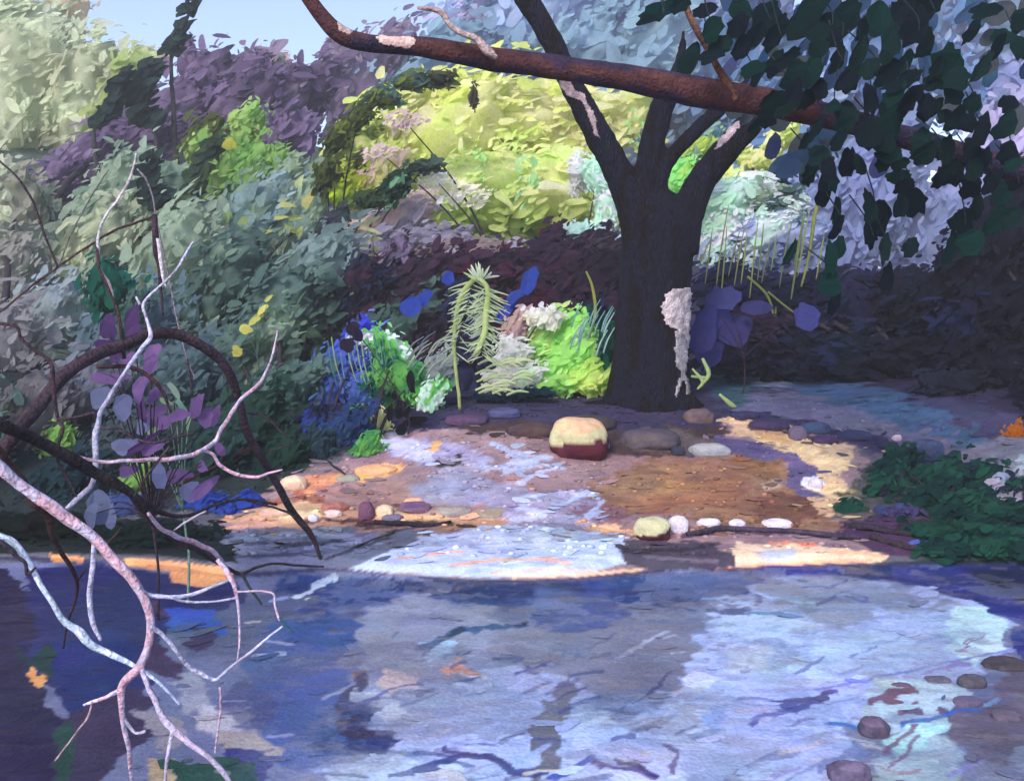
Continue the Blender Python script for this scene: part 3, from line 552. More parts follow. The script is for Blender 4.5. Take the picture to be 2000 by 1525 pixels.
plant('shrub', 'grey green shrub filling the slope below the purple band', 'shrub', [(230, 400, 130, 80, 14.5, GREY, 55, 40), (330, 400, 80, 90, 14, GREY+[(142, 160, 148)], 70, 40), (180, 500, 130, 90, 13, GREY+SAGE, 60, 40), (330, 520, 110, 100, 12.5, GREY, 60, 40)], G2)
plant('shrub', 'pale grey green shrub along the left edge of the slope', 'shrub', [(30, 420, 80, 110, 15, [(140, 150, 128), (156, 158, 140), (128, 138, 116)], 70, 40), (20, 560, 90, 100, 12, [(138, 140, 130), (150, 150, 142), (120, 134, 116)], 65, 38), (0, 700, 90, 110, 9.6, [(134, 134, 132), (146, 146, 148), (122, 128, 120)], 60, 38), (100, 640, 80, 90, 10, [(138, 150, 142), (146, 158, 164)], 60, 36), (-130, 500, 120, 200, 13, SAGE, 60, 40)], G2)
plant('shrub', 'blue grey shrub behind the arched dark branch', 'shrub', [(480, 450, 100, 80, 13.5, GREYB+GREY, 60, 38), (600, 430, 80, 70, 13.5, GREYB+GREY, 60, 38), (560, 360, 50, 50, 15, [(130, 150, 150), (150, 170, 140)], 60, 30), (430, 560, 110, 90, 11.5, GREY+DGR, 50, 40), (620, 540, 90, 90, 11.5, [(120, 142, 142), (132, 154, 150), (108, 130, 128)], 50, 38)], G2)
plant('shrub', 'dark green shrub low on the slope beside the creek', 'shrub', [(550, 620, 110, 90, 10.6, DGR+[(82, 110, 76)], 45, 36), (470, 700, 120, 90, 9.6, DGR+GREY, 45, 36), (560, 780, 90, 90, 8.8, DGR, 45, 34), (480, 840, 90, 90, 8.2, [(40, 76, 66), (52, 88, 76), (66, 98, 90)], 45, 34), (640, 600, 70, 60, 10.8, GREY+DGR, 45, 34), (540, 900, 60, 60, 7.6, [(34, 66, 62), (44, 80, 66)], 45, 30)], G2)
plant('shrub', 'slate green shrub in the hollow behind the purple leaved sapling', 'shrub', [(250, 660, 120, 90, 9.5, [(98, 124, 132), (112, 134, 144), (88, 112, 120)], 45, 34), (330, 760, 110, 100, 8.6, [(84, 112, 118), (96, 120, 124), (72, 102, 108)], 45, 34), (150, 780, 110, 90, 8.2, [(112, 118, 126), (124, 130, 140), (104, 116, 110)], 50, 34), (60, 830, 110, 90, 7.6, [(116, 112, 118), (104, 104, 106), (128, 126, 130)], 60, 34), (240, 880, 110, 70, 7.2, [(70, 92, 98), (86, 100, 108), (58, 80, 84)], 45, 30), (400, 900, 90, 70, 7.2, [(58, 90, 86), (46, 78, 74)], 45, 30), (-80, 900, 100, 120, 7, DGR, 60, 34), (120, 950, 100, 50, 6.6, [(34, 66, 74), (46, 74, 84), (62, 62, 74)], 50, 28)], G2)
plant('shrub', 'small dark teal shrub left of the thin upright twigs', 'shrub', [(215, 560, 50, 60, 8.6, TEAL, 80, 30), (260, 610, 40, 40, 8.5, TEAL+DGR, 60, 28)], G2)
def lime_spots(px, py, rx, ry, Y, lab):
    plant('shrub', lab, 'shrub', [(px, py, rx, ry, Y, LIME, 60, 24)], G2)
lime_spots(110, 870, 36, 50, 6.8, 'small bright lime shrub behind the dark diagonal branch at the left')
lime_spots(268, 940, 34, 44, 6.3, 'small bright lime shrub low behind the crossing of the pale and dark branches')
plant('shrub', 'low plant with vivid blue leaves at the foot of the left bank', 'plant', [(400, 985, 55, 34, 6.1, BLUE, 20, 28), (490, 985, 34, 26, 6.1, BLUE, 20, 26), (250, 990, 70, 30, 6, [(76, 92, 148), (92, 108, 160)], 20, 28), (440, 1000, 30, 14, 6, MAR+BLUE, 10, 20)])
plant('shrub', 'low black green ground bush at the edge of the water on the left', 'shrub', [(80, 1030, 130, 34, 5.7, [(24, 34, 38), (20, 44, 40), (38, 28, 38)], 5, 30), (300, 1045, 130, 28, 5.7, [(26, 40, 42), (22, 52, 46)], 5, 30), (-120, 1020, 120, 60, 5.7, DRK, 5, 30)])
# slender conifers
def conifer(label, pts, Y, cols, sizes):
    b = P(*pts[-1][:2], Y); base = np.array([b[0], b[1], float(ground(b[0], b[1]))])
    t = thing('conifer', base, label, 'tree', 'dark slender conifers on the left slope'); mb = MB(); q = np.array(pts, float)
    for a, b2 in zip(q[:-1], q[1:]):
        n = 17
        for _ in range(n):
            f = random.random(); x = a+(b2-a)*f; rr = x[2]*.75
            x0 = x[0]+random.uniform(-rr, rr); y0 = x[1]+random.uniform(-8, 8); c = P(x0, y0, Y)+np.array([0, random.uniform(-rr, rr)*Y/F, 0])
            an = math.radians(random.choice([40, 55, 20])+random.uniform(-12, 12)); L = sizes*Y/F*random.uniform(.6, 1.3)
            dabs(mb, c[None], np.array([[random.gauss(0, .4), -1, random.gauss(.2, .3)]]), np.array([[math.cos(an), .1, math.sin(an)]]), np.array([L]), np.array([L*.4]), pick(cols, 1)*(1+random.uniform(-.1, .1)), point=.5, wob=.25)
    mb.build('crown', LEAF(), t); ms = MB()
    tube3(ms, [list(base-np.array([0, 0, .1]))+[.09]]+[list(P(x, y, Y))+[.03] for x, y, _ in pts[::-1]], (60, 58, 60), sides=6); ms.build('trunk', BARK(), t)
conifer('tallest dark conifer, crossing the blue sky above the purple tree', [(378, 0, 10), (360, 50, 16), (335, 100, 20)], 17.5, TEALD, 40)
conifer('dark conifer with ragged boughs in front of the yellow green tree', [(300, 115, 14), (282, 170, 24), (260, 215, 46), (300, 232, 30)], 17.2, TEALD, 42)
conifer('thin leaning dark conifer left of the ragged one', [(250, 135, 8), (232, 175, 12), (212, 215, 12), (185, 245, 8)], 16.8, TEALD, 40)
conifer('small dark conifer standing in front of the grey green shrub', [(300, 300, 16), (290, 350, 34), (300, 385, 34), (320, 400, 14)], 13, TEALD, 36)
conifer('long olive conifer leaning beside the lime shrub', [(420, 275, 12), (395, 330, 18), (365, 390, 20), (340, 430, 14)], 13, [(66, 88, 62), (78, 100, 66), (54, 76, 64)], 44)
# centre
plant('tree', 'sunlit yellow green tree in the middle, left of the forked trunk', 'tree', [(860, 280, 180, 120, 15, YEL, 45, 44), (1000, 250, 190, 90, 15.5, YEL, 20, 48), (1120, 270, 120, 90, 15.5, YEL, 20, 44), (940, 370, 170, 100, 14.5, YEL2, 20, 46), (1080, 380, 160, 90, 14.5, YEL2, 20, 46), (1160, 420, 80, 60, 14.3, YEL2+[(170, 170, 50)], 30, 38), (740, 250, 80, 60, 14.5, YEL+OLIV, 50, 32), (690, 310, 70, 60, 14, YEL+OLIV, 50, 30), (660, 390, 60, 46, 13.6, [(178, 202, 40), (158, 180, 52), (190, 206, 70)], 50, 28), (750, 350, 80, 46, 13.8, YEL+PINK, 45, 30), (1210, 240, 60, 70, 15.5, [(206, 206, 160), (190, 200, 130)], 40, 34), (1060, 200, 60, 40, 15.6, [(214, 212, 140), (200, 206, 120)], 30, 34)])
plant('tree', 'dark olive sapling leaning up to the right across the yellow tree', 'tree', [(640, 340, 26, 40, 12.4, OLIV, 55, 26), (660, 270, 30, 34, 12.5, OLIV, 50, 24), (700, 230, 36, 26, 12.6, OLIV, 40, 24), (750, 190, 44, 24, 12.7, OLIV+DGR, 35, 24), (800, 160, 44, 20, 12.8, OLIV+DGR, 30, 24), (860, 155, 36, 20, 12.8, [(70, 84, 62), (96, 104, 70)], -40, 24), (925, 190, 10, 26, 12.8, [(92, 92, 76), (108, 104, 80)], -60, 20)])
plant('shrub', 'dark leafed shrub at the lower left of the yellow tree', 'shrub', [(720, 390, 40, 22, 12, [(74, 92, 52), (56, 88, 66)], 45, 24), (770, 365, 46, 26, 12, [(56, 92, 64), (40, 74, 56), (120, 170, 130)], 45, 22), (830, 325, 40, 16, 12, [(84, 110, 92), (60, 84, 76)], 20, 22), (650, 440, 40, 30, 12, [(62, 86, 76), (80, 66, 100)], 45, 26)])
plant('shrub', 'pale pink flowering shrub below the yellow tree', 'shrub', [(760, 440, 90, 44, 12.5, LAV+PINK, 30, 30), (820, 400, 46, 30, 12.8, PINK, 30, 26), (820, 470, 100, 36, 12.3, LAV, 15, 30), (920, 490, 110, 26, 12.2, [(150, 136, 132), (138, 126, 130)], 10, 30), (720, 500, 60, 40, 12, LAV+PURP2, 45, 30), (1180, 480, 50, 22, 12.2, [(188, 200, 220), (178, 196, 196)], 60, 26)])
plant('shrub', 'pale mint shrub touching the left side of the forked trunk', 'shrub', [(1165, 350, 26, 50, 12.5, MINT, -60, 24), (1185, 410, 26, 50, 12.4, MINT+[(130, 200, 120)], -70, 24), (1130, 455, 50, 24, 12.4, [(188, 206, 216), (170, 200, 190)], 60, 22), (1130, 340, 22, 40, 12.7, [(216, 214, 190), (226, 220, 206)], -70, 22)])
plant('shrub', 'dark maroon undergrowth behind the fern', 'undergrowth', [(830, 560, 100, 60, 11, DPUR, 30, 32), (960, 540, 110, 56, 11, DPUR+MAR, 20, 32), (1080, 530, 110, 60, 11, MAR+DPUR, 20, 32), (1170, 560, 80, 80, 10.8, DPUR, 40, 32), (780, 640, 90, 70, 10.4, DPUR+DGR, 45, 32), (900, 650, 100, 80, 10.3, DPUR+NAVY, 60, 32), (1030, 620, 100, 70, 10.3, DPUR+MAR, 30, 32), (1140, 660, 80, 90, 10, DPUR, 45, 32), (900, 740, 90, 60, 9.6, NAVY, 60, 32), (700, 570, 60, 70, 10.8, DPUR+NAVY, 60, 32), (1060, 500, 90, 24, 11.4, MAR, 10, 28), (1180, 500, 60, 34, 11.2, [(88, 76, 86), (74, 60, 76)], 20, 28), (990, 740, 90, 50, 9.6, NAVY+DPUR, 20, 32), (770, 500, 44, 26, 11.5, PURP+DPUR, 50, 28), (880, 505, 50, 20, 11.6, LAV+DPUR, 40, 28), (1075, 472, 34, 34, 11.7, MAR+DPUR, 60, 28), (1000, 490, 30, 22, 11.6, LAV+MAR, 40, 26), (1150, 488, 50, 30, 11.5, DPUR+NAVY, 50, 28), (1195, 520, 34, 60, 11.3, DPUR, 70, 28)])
def ovals(name, label, cat, L, Y, mat=None, stems=True, group=None, stemcol=(52, 40, 52), root=None, depthj=.12, tilt=.35, shape=None):
    """a plant whose few big leaves one can tell apart: rows px,py,len,wid,angle,col"""
    rx, ry = root if root else (np.mean([q[0] for q in L]), max(q[1] for q in L)+30)
    b = P(rx, ry, Y); base = np.array([b[0], b[1], float(ground(b[0], b[1]))]); t = thing(name, base, label, cat, group); mb = MB(); ms = MB()
    n = len(L); cen = np.array([P(q[0], q[1], Y) for q in L]); cen[:, 1] += RNG.uniform(-depthj, depthj, n)
    cen = np.array([P(q[0], q[1], c[1]) for q, c in zip(L, cen)])
    s = Y/F; an = np.radians([q[4] for q in L]); ax = np.stack([np.cos(an), RNG.normal(0, .3, n), np.sin(an)], 1)
    no = np.stack([RNG.normal(0, tilt, n), -np.ones(n), RNG.normal(.25, tilt, n)], 1)
    co = np.array([lin(q[5]) for q in L])*(1+RNG.uniform(-.12, .12, (n, 1)))
    dabs(mb, cen, no, ax, np.array([q[2] for q in L])*s, np.array([q[3] for q in L])*s, co, k=14, point=.22, wob=.16, bend=.4)
    mb.build('foliage', mat or LEAF(), t)
    if stems:
        mid = np.array([base[0], base[1], (base[2]+cen[:, 2].mean())/2])
        tube3(ms, [list(base-np.array([0, 0, .05]))+[.008], list((base+mid)/2+np.array([.02, 0, 0]))+[.007], list(mid)+[.006]], stemcol, sides=6)
        for c in cen: tube3(ms, [list(mid)+[.004], list((mid+c)/2+np.array([0, 0, .05]))+[.003], list(c+np.array([0, .012, 0]))+[.002]], stemcol, sides=5)
        ms.build('stem', BARK(), t)
    return t
ovals('plant', 'plant with vivid blue leaves scattered round the fern', 'plant', [(875, 543, 30, 24, 80, (60, 78, 190)), (805, 595, 46, 36, 30, (58, 74, 188)), (830, 580, 40, 26, 70, (58, 74, 188)), (1035, 545, 60, 30, 65, (56, 76, 180)), (1010, 575, 50, 26, 55, (58, 80, 180)), (990, 605, 50, 22, 55, (60, 84, 190))], 9.3, root=(930, 760))
ovals('plant', 'broad violet leaves right of the pale bark patch', 'plant', [(1400, 610, 100, 60, 90, (84, 80, 150)), (1375, 640, 110, 50, 80, (80, 74, 146)), (1440, 640, 80, 60, 60, (72, 70, 130)), (1420, 580, 70, 50, 20, (74, 74, 136)), (1578, 610, 80, 50, 70, (86, 84, 158)), (1390, 690, 70, 50, 40, (78, 74, 140)), (1480, 600, 60, 30, 0, (66, 66, 120))], 8.9, root=(1450, 770))
plant('shrub', 'blue plant with drooping leaves on the left of the bank', 'plant', [(660, 720, 56, 60, 8.6, BLUW, 55, 30), (700, 690, 50, 60, 8.6, BLUW+BLUE, 60, 30), (640, 780, 50, 60, 8.4, BLUW+[(40, 64, 120)], 60, 28), (720, 770, 50, 50, 8.3, BLUW+[(52, 110, 120)], -70, 28), (610, 830, 34, 50, 8.2, NAVY+BLUE, 60, 26), (670, 850, 60, 50, 8, [(56, 96, 150), (48, 74, 120), (70, 140, 130)], 45, 26), (700, 655, 46, 26, 8.8, [(54, 44, 70), (70, 90, 140)], 60, 24), (620, 880, 40, 40, 7.8, [(50, 76, 92), (70, 96, 100)], 45, 24)])
plant('shrub', 'bright green bush between the blue plant and the fern', 'shrub', [(770, 700, 50, 46, 8.2, BGR+MINT, -50, 28), (800, 750, 50, 50, 8.1, BGR+[(60, 168, 90)], -50, 28), (750, 740, 40, 50, 8.1, BGR+TEAL, 70, 26), (840, 780, 36, 40, 8, BGR+MINT+[(150, 160, 156)], 60, 22), (700, 830, 34, 44, 7.7, BGR, 80, 24), (715, 880, 34, 34, 7.5, BGR+[(110, 190, 120)], 60, 22), (740, 830, 24, 34, 7.6, [(206, 218, 150), (190, 208, 130)], 90, 20), (720, 665, 40, 20, 8.5, MINT+LAV, 10, 22), (850, 730, 30, 50, 8.2, [(150, 158, 156), (128, 140, 140)], 50, 20)])
ovals('plant', 'black oval seed leaves hanging in front of the bright green bush', 'plant', [(802, 748, 46, 22, -75, (22, 24, 30)), (770, 772, 22, 12, 80, (22, 24, 30)), (762, 805, 36, 14, 85, (22, 24, 30)), (778, 802, 34, 16, 88, (22, 24, 30)), (795, 805, 26, 14, 60, (22, 24, 30)), (810, 822, 60, 18, 10, (26, 26, 34)), (785, 838, 34, 20, 60, (30, 28, 38)), (680, 672, 30, 30, 60, (52, 42, 62)), (700, 655, 26, 26, 0, (48, 40, 62)), (690, 640, 30, 24, 60, (52, 42, 62))], 7.4, root=(795, 850))
LIM2 = [(170, 218, 124), (156, 208, 116), (184, 220, 132)]
plant('shrub', 'lime bush in sunlight against the left side of the trunk base', 'shrub', [(1110, 710, 90, 66, 8.9, LIM2+[(188, 218, 120)], 30, 30), (1060, 660, 60, 50, 9, LIM2+[(146, 212, 104)], 40, 28), (1150, 740, 60, 40, 8.7, [(188, 216, 118), (176, 212, 110)], 20, 30), (1080, 750, 60, 36, 8.7, LIM2, 20, 28), (1120, 650, 50, 40, 9, LIM2, 40, 28)])
plant('shrub', 'cream blossoming bush spilling over the left side of the lime bush', 'shrub', [(1060, 618, 46, 22, 8.8, [(226, 216, 196), (216, 226, 180)], 60, 20), (1000, 690, 34, 40, 8.7, [(222, 220, 200), (190, 214, 184)], 20, 22), (985, 740, 40, 30, 8.6, [(226, 232, 190), (214, 220, 180)], 15, 24), (1030, 740, 36, 30, 8.6, [(226, 222, 210), (170, 205, 170)], 30, 24), (1010, 640, 34, 30, 8.9, [(190, 166, 150), (170, 146, 160)], 60, 22)])
plant('shrub', 'narrow dark teal shrub wedged against the trunk', 'shrub', [(1185, 670, 20, 60, 8.7, TEAL+[(40, 130, 100)], 80, 28), (1170, 610, 20, 30, 8.7, TEAL+NAVY, 70, 22)])
plant('shrub', 'low flat dark teal cushion on the bank left of the tree', 'shrub', [(1040, 768, 60, 12, 8.35, [(26, 70, 84), (20, 58, 70)], 0, 22), (970, 778, 50, 10, 8.3, [(26, 62, 80), (40, 52, 84)], 0, 20)])
# right
plant('shrub', 'pale mint shrub in sunlight right of the forked trunk', 'shrub', [(1420, 400, 60, 60, 12.2, MINT, 40, 32), (1400, 460, 46, 46, 12, MINT+[(110, 190, 120)], 40, 28), (1480, 380, 60, 40, 12.2, MINT+GREY, -20, 28), (1540, 400, 50, 40, 12, MINT+DGR, -20, 28), (1500, 450, 70, 50, 12, PALE+MINT, 30, 30), (1560, 470, 60, 46, 12, PALE, 30, 30), (1390, 490, 40, 34, 11.9, PALE+MINT, 80, 26)])
plant('tree', 'yellow green sapling leaning up behind the right hand limb', 'tree', [(1480, 310, 50, 24, 12.6, YEL+[(190, 196, 60)], 50, 30), (1530, 260, 34, 40, 12.6, YEL+[(70, 92, 110)], 55, 28), (1440, 350, 40, 20, 12.5, YEL, 45, 28), (1500, 330, 44, 34, 12.8, [(60, 82, 110), (52, 72, 98)], -40, 28), (1590, 300, 36, 50, 12.8, [(34, 84, 86), (44, 70, 92), (90, 150, 130)], 80, 26), (1380, 300, 50, 60, 13, [(96, 132, 144), (84, 118, 134)], 50, 30)])
plant('shrub', 'long indigo hedge in shade behind the forked tree', 'undergrowth', [(1420, 570, 80, 60, 10.8, IND, 20, 34), (1530, 590, 110, 70, 10.8, IND, 10, 34), (1660, 600, 110, 80, 10.6, IND, 10, 34), (1780, 600, 110, 90, 10.4, DRK+IND, 10, 34), (1430, 680, 90, 60, 10, IND, 10, 34), (1540, 690, 110, 60, 10, IND+DRK, 0, 34), (1660, 700, 120, 60, 9.8, DRK+IND, 0, 34), (1790, 710, 120, 70, 9.6, DRK, 0, 34), (1480, 640, 60, 40, 9.8, [(62, 52, 84), (70, 50, 74)], 0, 30)])  # shade of the right bank put into the hedge's leaf colours
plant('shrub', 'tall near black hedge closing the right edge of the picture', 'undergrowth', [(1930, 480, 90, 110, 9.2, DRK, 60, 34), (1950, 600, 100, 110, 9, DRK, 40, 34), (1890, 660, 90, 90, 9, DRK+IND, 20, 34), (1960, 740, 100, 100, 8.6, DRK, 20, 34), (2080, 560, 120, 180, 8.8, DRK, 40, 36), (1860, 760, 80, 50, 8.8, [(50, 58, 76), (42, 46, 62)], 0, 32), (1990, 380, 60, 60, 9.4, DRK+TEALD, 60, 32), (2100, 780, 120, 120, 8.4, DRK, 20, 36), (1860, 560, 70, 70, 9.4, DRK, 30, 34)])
plant('shrub', 'spreading deep green bush on the right shore', 'shrub', [(1750, 905, 60, 30, 6.9, GRN, 40, 34, dict(core=.72)), (1830, 940, 80, 40, 6.7, GRN, 40, 34, dict(core=.72)), (1720, 960, 50, 34, 6.6, GRN+[(96, 88, 104)], 40, 34, dict(core=.6)), (1880, 1000, 90, 44, 6.3, GRN, 30, 34, dict(core=.72)), (1930, 1060, 100, 40, 5.8, GRN, 20, 34), (1990, 960, 60, 50, 6.6, GRN+LAV, 30, 34, dict(core=.5)), (1850, 1075, 60, 22, 5.7, GRN, 10, 30), (2090, 1020, 90, 80, 6.2, GRN, 30, 36), (1660, 990, 30, 20, 6.4, GRN, 40, 30, dict(core=0)), (1800, 985, 70, 34, 6.45, GRN, 30, 32), (1910, 940, 70, 34, 6.7, GRN, 30, 32), (1830, 1040, 70, 26, 6.0, GRN, 15, 32), (1940, 1010, 90, 40, 6.1, GRN, 20, 32), (1730, 930, 50, 26, 6.8, GRN, 40, 30)])
plant('shrub', 'small plum coloured bush low beside the deep green bush', 'shrub', [(1810, 1030, 55, 14, 6, [(84, 44, 72), (96, 50, 76)], 0, 22), (1760, 1000, 50, 16, 6.2, [(78, 84, 140), (88, 78, 120)], 20, 22)])
plant('flower', 'single orange flower glowing at the right edge below the black hedge', 'flower', [(1982, 848, 18, 24, 7.9, [(196, 120, 36), (180, 104, 40)], 80, 18)])

plant('shrub', 'lime spray seen through the fork of the dark tree', 'shrub', [(1320, 345, 30, 50, 11.5, [(180, 214, 110), (150, 210, 130), (196, 214, 90)], 50, 24), (1370, 285, 30, 40, 11.6, [(120, 158, 166), (176, 196, 90)], 50, 24)])
plant('shrub', 'pale pink sprays standing in for light gaps in the yellow foliage', 'shrub', [(790, 235, 44, 16, 12.2, PINK, 40, 20, dict(core=0)), (745, 300, 40, 16, 12.1, PINK, 40, 20, dict(core=0)), (850, 350, 40, 14, 12.2, [(228, 224, 190), (222, 204, 196)], 30, 20, dict(core=0)), (900, 380, 60, 24, 12.4, [(226, 222, 190), (216, 214, 160)], 30, 22, dict(core=0)), (1030, 360, 26, 60, 12.5, [(150, 206, 140), (170, 214, 150)], 60, 24, dict(core=0, n=26)), (940, 310, 16, 40, 12.6, [(160, 206, 130)], 65, 24, dict(core=0, n=16)), (1240, 250, 16, 40, 12.6, [(150, 206, 130)], 70, 24, dict(core=0, n=16))])  # pale clumps added where light shows through the yellow tree
# ---- fern
def fern():
    Y = 8.0; b = hit(900, 792); Y = 7.9
    t = thing('fern', [P(900, 790, Y)[0], Y, float(ground(P(900, 790, Y)[0], Y))], 'tall pale yellow green fern drooping in the middle of the dark undergrowth', 'fern')
    ms = MB(); base = t.location
    tube(ms, [(898, 800, 7), (893, 740, 7), (887, 680, 7), (890, 620, 8), (905, 570, 10), (925, 545, 9), (940, 545, 8)], Y, (206, 216, 150), (180, 196, 130), 6)
    tube(ms, [(935, 545, 9), (952, 565, 10), (950, 610, 12), (945, 650, 12), (930, 690, 10)], Y-.05, (214, 226, 166), (190, 206, 140), 6)
    ms.build('stem', LEAF(), t); mb = MB()
    L = []
    for x0, y0, x1, y1, n, side in ((925, 545, 887, 690, 44, 1), (950, 560, 940, 690, 50, 1)):
        for i in range(n):
            f = i/(n-1); x = x0+(x1-x0)*f; y = y0+(y1-y0)*f
            for sgn in (-1, 1):
                if x0 == 925 and sgn == 1 and i % 3: continue
                ln = random.uniform(28, 62)*(1-.35*f); an = math.radians((195 if sgn < 0 else -14)+random.uniform(-16, 16)+(18 if sgn < 0 else -14))
                if random.random() < .15: an += random.uniform(-.5, .5)
                L.append((x+math.cos(an)*ln/2, y-math.sin(an)*ln/2, ln, 2.7, an))
    for i in range(16):
        an = math.radians(random.uniform(10, 170)); ln = random.uniform(22, 40); L.append((940+math.cos(an)*ln*.7, 545-math.sin(an)*ln*.5, ln, 5, an))
    n = len(L); cen = np.array([P(q[0], q[1], Y+random.uniform(-.08, .08)) for q in L]); s = Y/F
    an = np.array([q[4] for q in L]); dabs(mb, cen, np.stack([RNG.normal(0, .3, n), -np.ones(n), RNG.normal(.2, .3, n)], 1), np.stack([np.cos(an), RNG.normal(0, .25, n), np.sin(an)], 1), np.array([q[2] for q in L])*s, np.array([q[3] for q in L])*s, pick([(220, 232, 190), (200, 216, 166), (228, 238, 208), (206, 218, 196)], n), point=.2)
    mb.build('frond', LEAF(), t)
fern()
# ---- wispy grasses
def grass(label, blades, Y, cols, root, group='thin grass tufts on the bank'):
    b = P(root[0], root[1], Y); t = None; mb = MB()
    for q in blades: tube(mb, q, Y, cols[random.randrange(len(cols))], None, 5, .05)
    o = mb.build('grass_tuft', LEAF()); tag(o, label, 'grass', group)
B = []
for i in range(17):
    x = 1365+i*14+random.uniform(-5, 5); y0 = random.uniform(400, 470); y1 = random.uniform(510, 590); j_ = random.uniform(-8, 12); B.append([(x+16+j_, y0, 1.5), (x+8+j_*.3, (y0+y1)/2, 3.2), (x, y1, 2)])
B += [[(1600, 380, 7), (1590, 430, 8), (1580, 500, 6), (1565, 560, 4)], [(1570, 420, 5), (1555, 520, 5), (1545, 585, 3)], [(1460, 540, 5), (1500, 580, 5), (1515, 640, 3)], [(1500, 570, 4), (1530, 595, 4), (1550, 610, 3)], [(1515, 600, 4), (1514, 650, 3)]]
grass('yellow green hanging stems below the pale mint shrub right of the trunk', B, 10.0, [(172, 184, 106), (186, 196, 110), (150, 166, 104)], (1500, 600), 'hanging stems')
B = []
for i in range(16):
    x = 1120+random.uniform(-10, 60); y = 650+random.uniform(-20, 50); B.append([(x, y, 3), (x+8, y-25, 3.2), (x+22, y-50, 1.5)])
grass('fine silver grass blades above the lime bush beside the trunk', B, 8.3, [(160, 200, 196), (140, 190, 186), (200, 220, 220)], (1140, 700))
B = [[(1150, 660, 5), (1163, 610, 7), (1157, 560, 6), (1145, 530, 4)]]
grass('single thick yellow stem rising behind the silver grass', B, 8.5, [(176, 178, 92)], (1150, 700))
B = []
for i in range(18):
    x = 815+random.uniform(-22, 30); y = 700+random.uniform(-25, 45); B.append([(x, y, 3), (x+14, y-20, 3), (x+34, y-34, 1.5)])
grass('grey wispy grass between the bright green bush and the fern', B, 7.9, [(150, 150, 160), (180, 190, 170), (110, 130, 150)], (820, 760))
B = []
for i in range(12):
    x = 640+i*11+random.uniform(-4, 4); y = 700+random.uniform(-30, 30); B.append([(x, y-30, 2.5), (x+8, y+20, 3.2), (x+20, y+60, 1.5)])
grass('pale drooping grass blades over the blue plant', B, 8.0, [(130, 170, 190), (170, 200, 160), (100, 160, 150)], (680, 800))
B = []
for i in range(26):
    x = 945+random.uniform(-20, 60); y = 765+random.uniform(-60, 8); B.append([(x, y, 4), (x+22, y-8, 6), (x+44, y-4+random.uniform(-8, 8), 3)])
grass('cream grass lying over the dark bank edge right of the fern', B, 8.0, [(222, 232, 190), (206, 222, 180)], (980, 775))
grass('small light green blades at the right foot of the forked tree', [[(1372, 700, 6), (1384, 730, 9), (1372, 750, 6)], [(1350, 735, 5), (1380, 738, 7)], [(1405, 770, 5), (1428, 790, 10), (1438, 795, 4)], [(1352, 720, 4), (1372, 745, 8), (1362, 760, 4)]], 7.9, [(196, 216, 150), (180, 206, 150)], (1400, 790))

# ------------------------------------------------------------------ the forked tree
TY = 8.35
tree = thing('tree', [P(1283, 810, TY)[0], TY, .40], 'old dark forked tree with a patch of pale bare wood, on the bank', 'tree')
DK, DK2 = (54, 54, 74), (64, 52, 58)
def barkm():
    m = bpy.data.materials.new('dark_bark'); m.use_nodes = True; t = m.node_tree; N = t.nodes; L = t.links; b = N['Principled BSDF']; b.inputs['Roughness'].default_value = .9; b.inputs['Specular IOR Level'].default_value = .1
    tc = N.new('ShaderNodeTexCoord'); mp = N.new('ShaderNodeMapping'); mp.inputs['Scale'].default_value = (4, 4, .9); L.new(tc.outputs['Object'], mp.inputs[0])
    n = N.new('ShaderNodeTexNoise'); n.inputs['Scale'].default_value = 1.6; n.inputs['Detail'].default_value = 6; n.inputs['Distortion'].default_value = 1; L.new(mp.outputs[0], n.inputs[0])
    r = N.new('ShaderNodeValToRGB'); r.color_ramp.interpolation = 'LINEAR'; e = r.color_ramp.elements
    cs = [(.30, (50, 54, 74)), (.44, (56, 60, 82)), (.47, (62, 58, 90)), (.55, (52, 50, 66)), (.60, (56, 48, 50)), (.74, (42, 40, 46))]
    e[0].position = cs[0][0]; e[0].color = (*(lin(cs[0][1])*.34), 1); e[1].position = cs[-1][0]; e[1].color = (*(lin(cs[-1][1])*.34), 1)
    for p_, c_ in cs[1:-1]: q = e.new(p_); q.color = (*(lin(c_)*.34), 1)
    L.new(n.outputs[0], r.inputs[0]); L.new(r.outputs[0], b.inputs['Base Color'])
    n2 = N.new('ShaderNodeTexNoise'); n2.inputs['Scale'].default_value = 14; n2.inputs['Detail'].default_value = 5; L.new(mp.outputs[0], n2.inputs[0])
    bp = N.new('ShaderNodeBump'); bp.inputs['Strength'].default_value = 1; bp.inputs['Distance'].default_value = .12; L.new(n2.outputs[0], bp.inputs['Height']); L.new(bp.outputs[0], b.inputs['Normal']); return m
BM = barkm()
mb = MB()
def tt(pts, Y=TY, sides=20): tube(mb, pts, Y, DK, DK2, sides, .05)
tt([(1280, 900, 250), (1280, 830, 225), (1280, 790, 185), (1280, 740, 158), (1281, 680, 146), (1284, 560, 140), (1288, 470, 140), (1288, 425, 130), (1280, 385, 70)])
tt([(1265, 470, 100), (1245, 410, 80), (1222, 370, 62), (1198, 320, 54), (1165, 260, 52), (1135, 205, 46), (1112, 160, 42), (1088, 105, 42), (1060, 50, 40), (1020, -15, 42), (975, -90, 38), (930, -200, 24)])
tt([(1270, 470, 90), (1264, 400, 66), (1264, 340, 52), (1276, 270, 48), (1294, 210, 44), (1318, 160, 34), (1330, 110, 18), (1335, 60, 8)])
tt([(1290, 420, 50), (1288, 355, 34), (1312, 305, 28), (1356, 258, 28), (1396, 220, 28), (1440, 185, 26), (1470, 150, 12)], TY-.05)
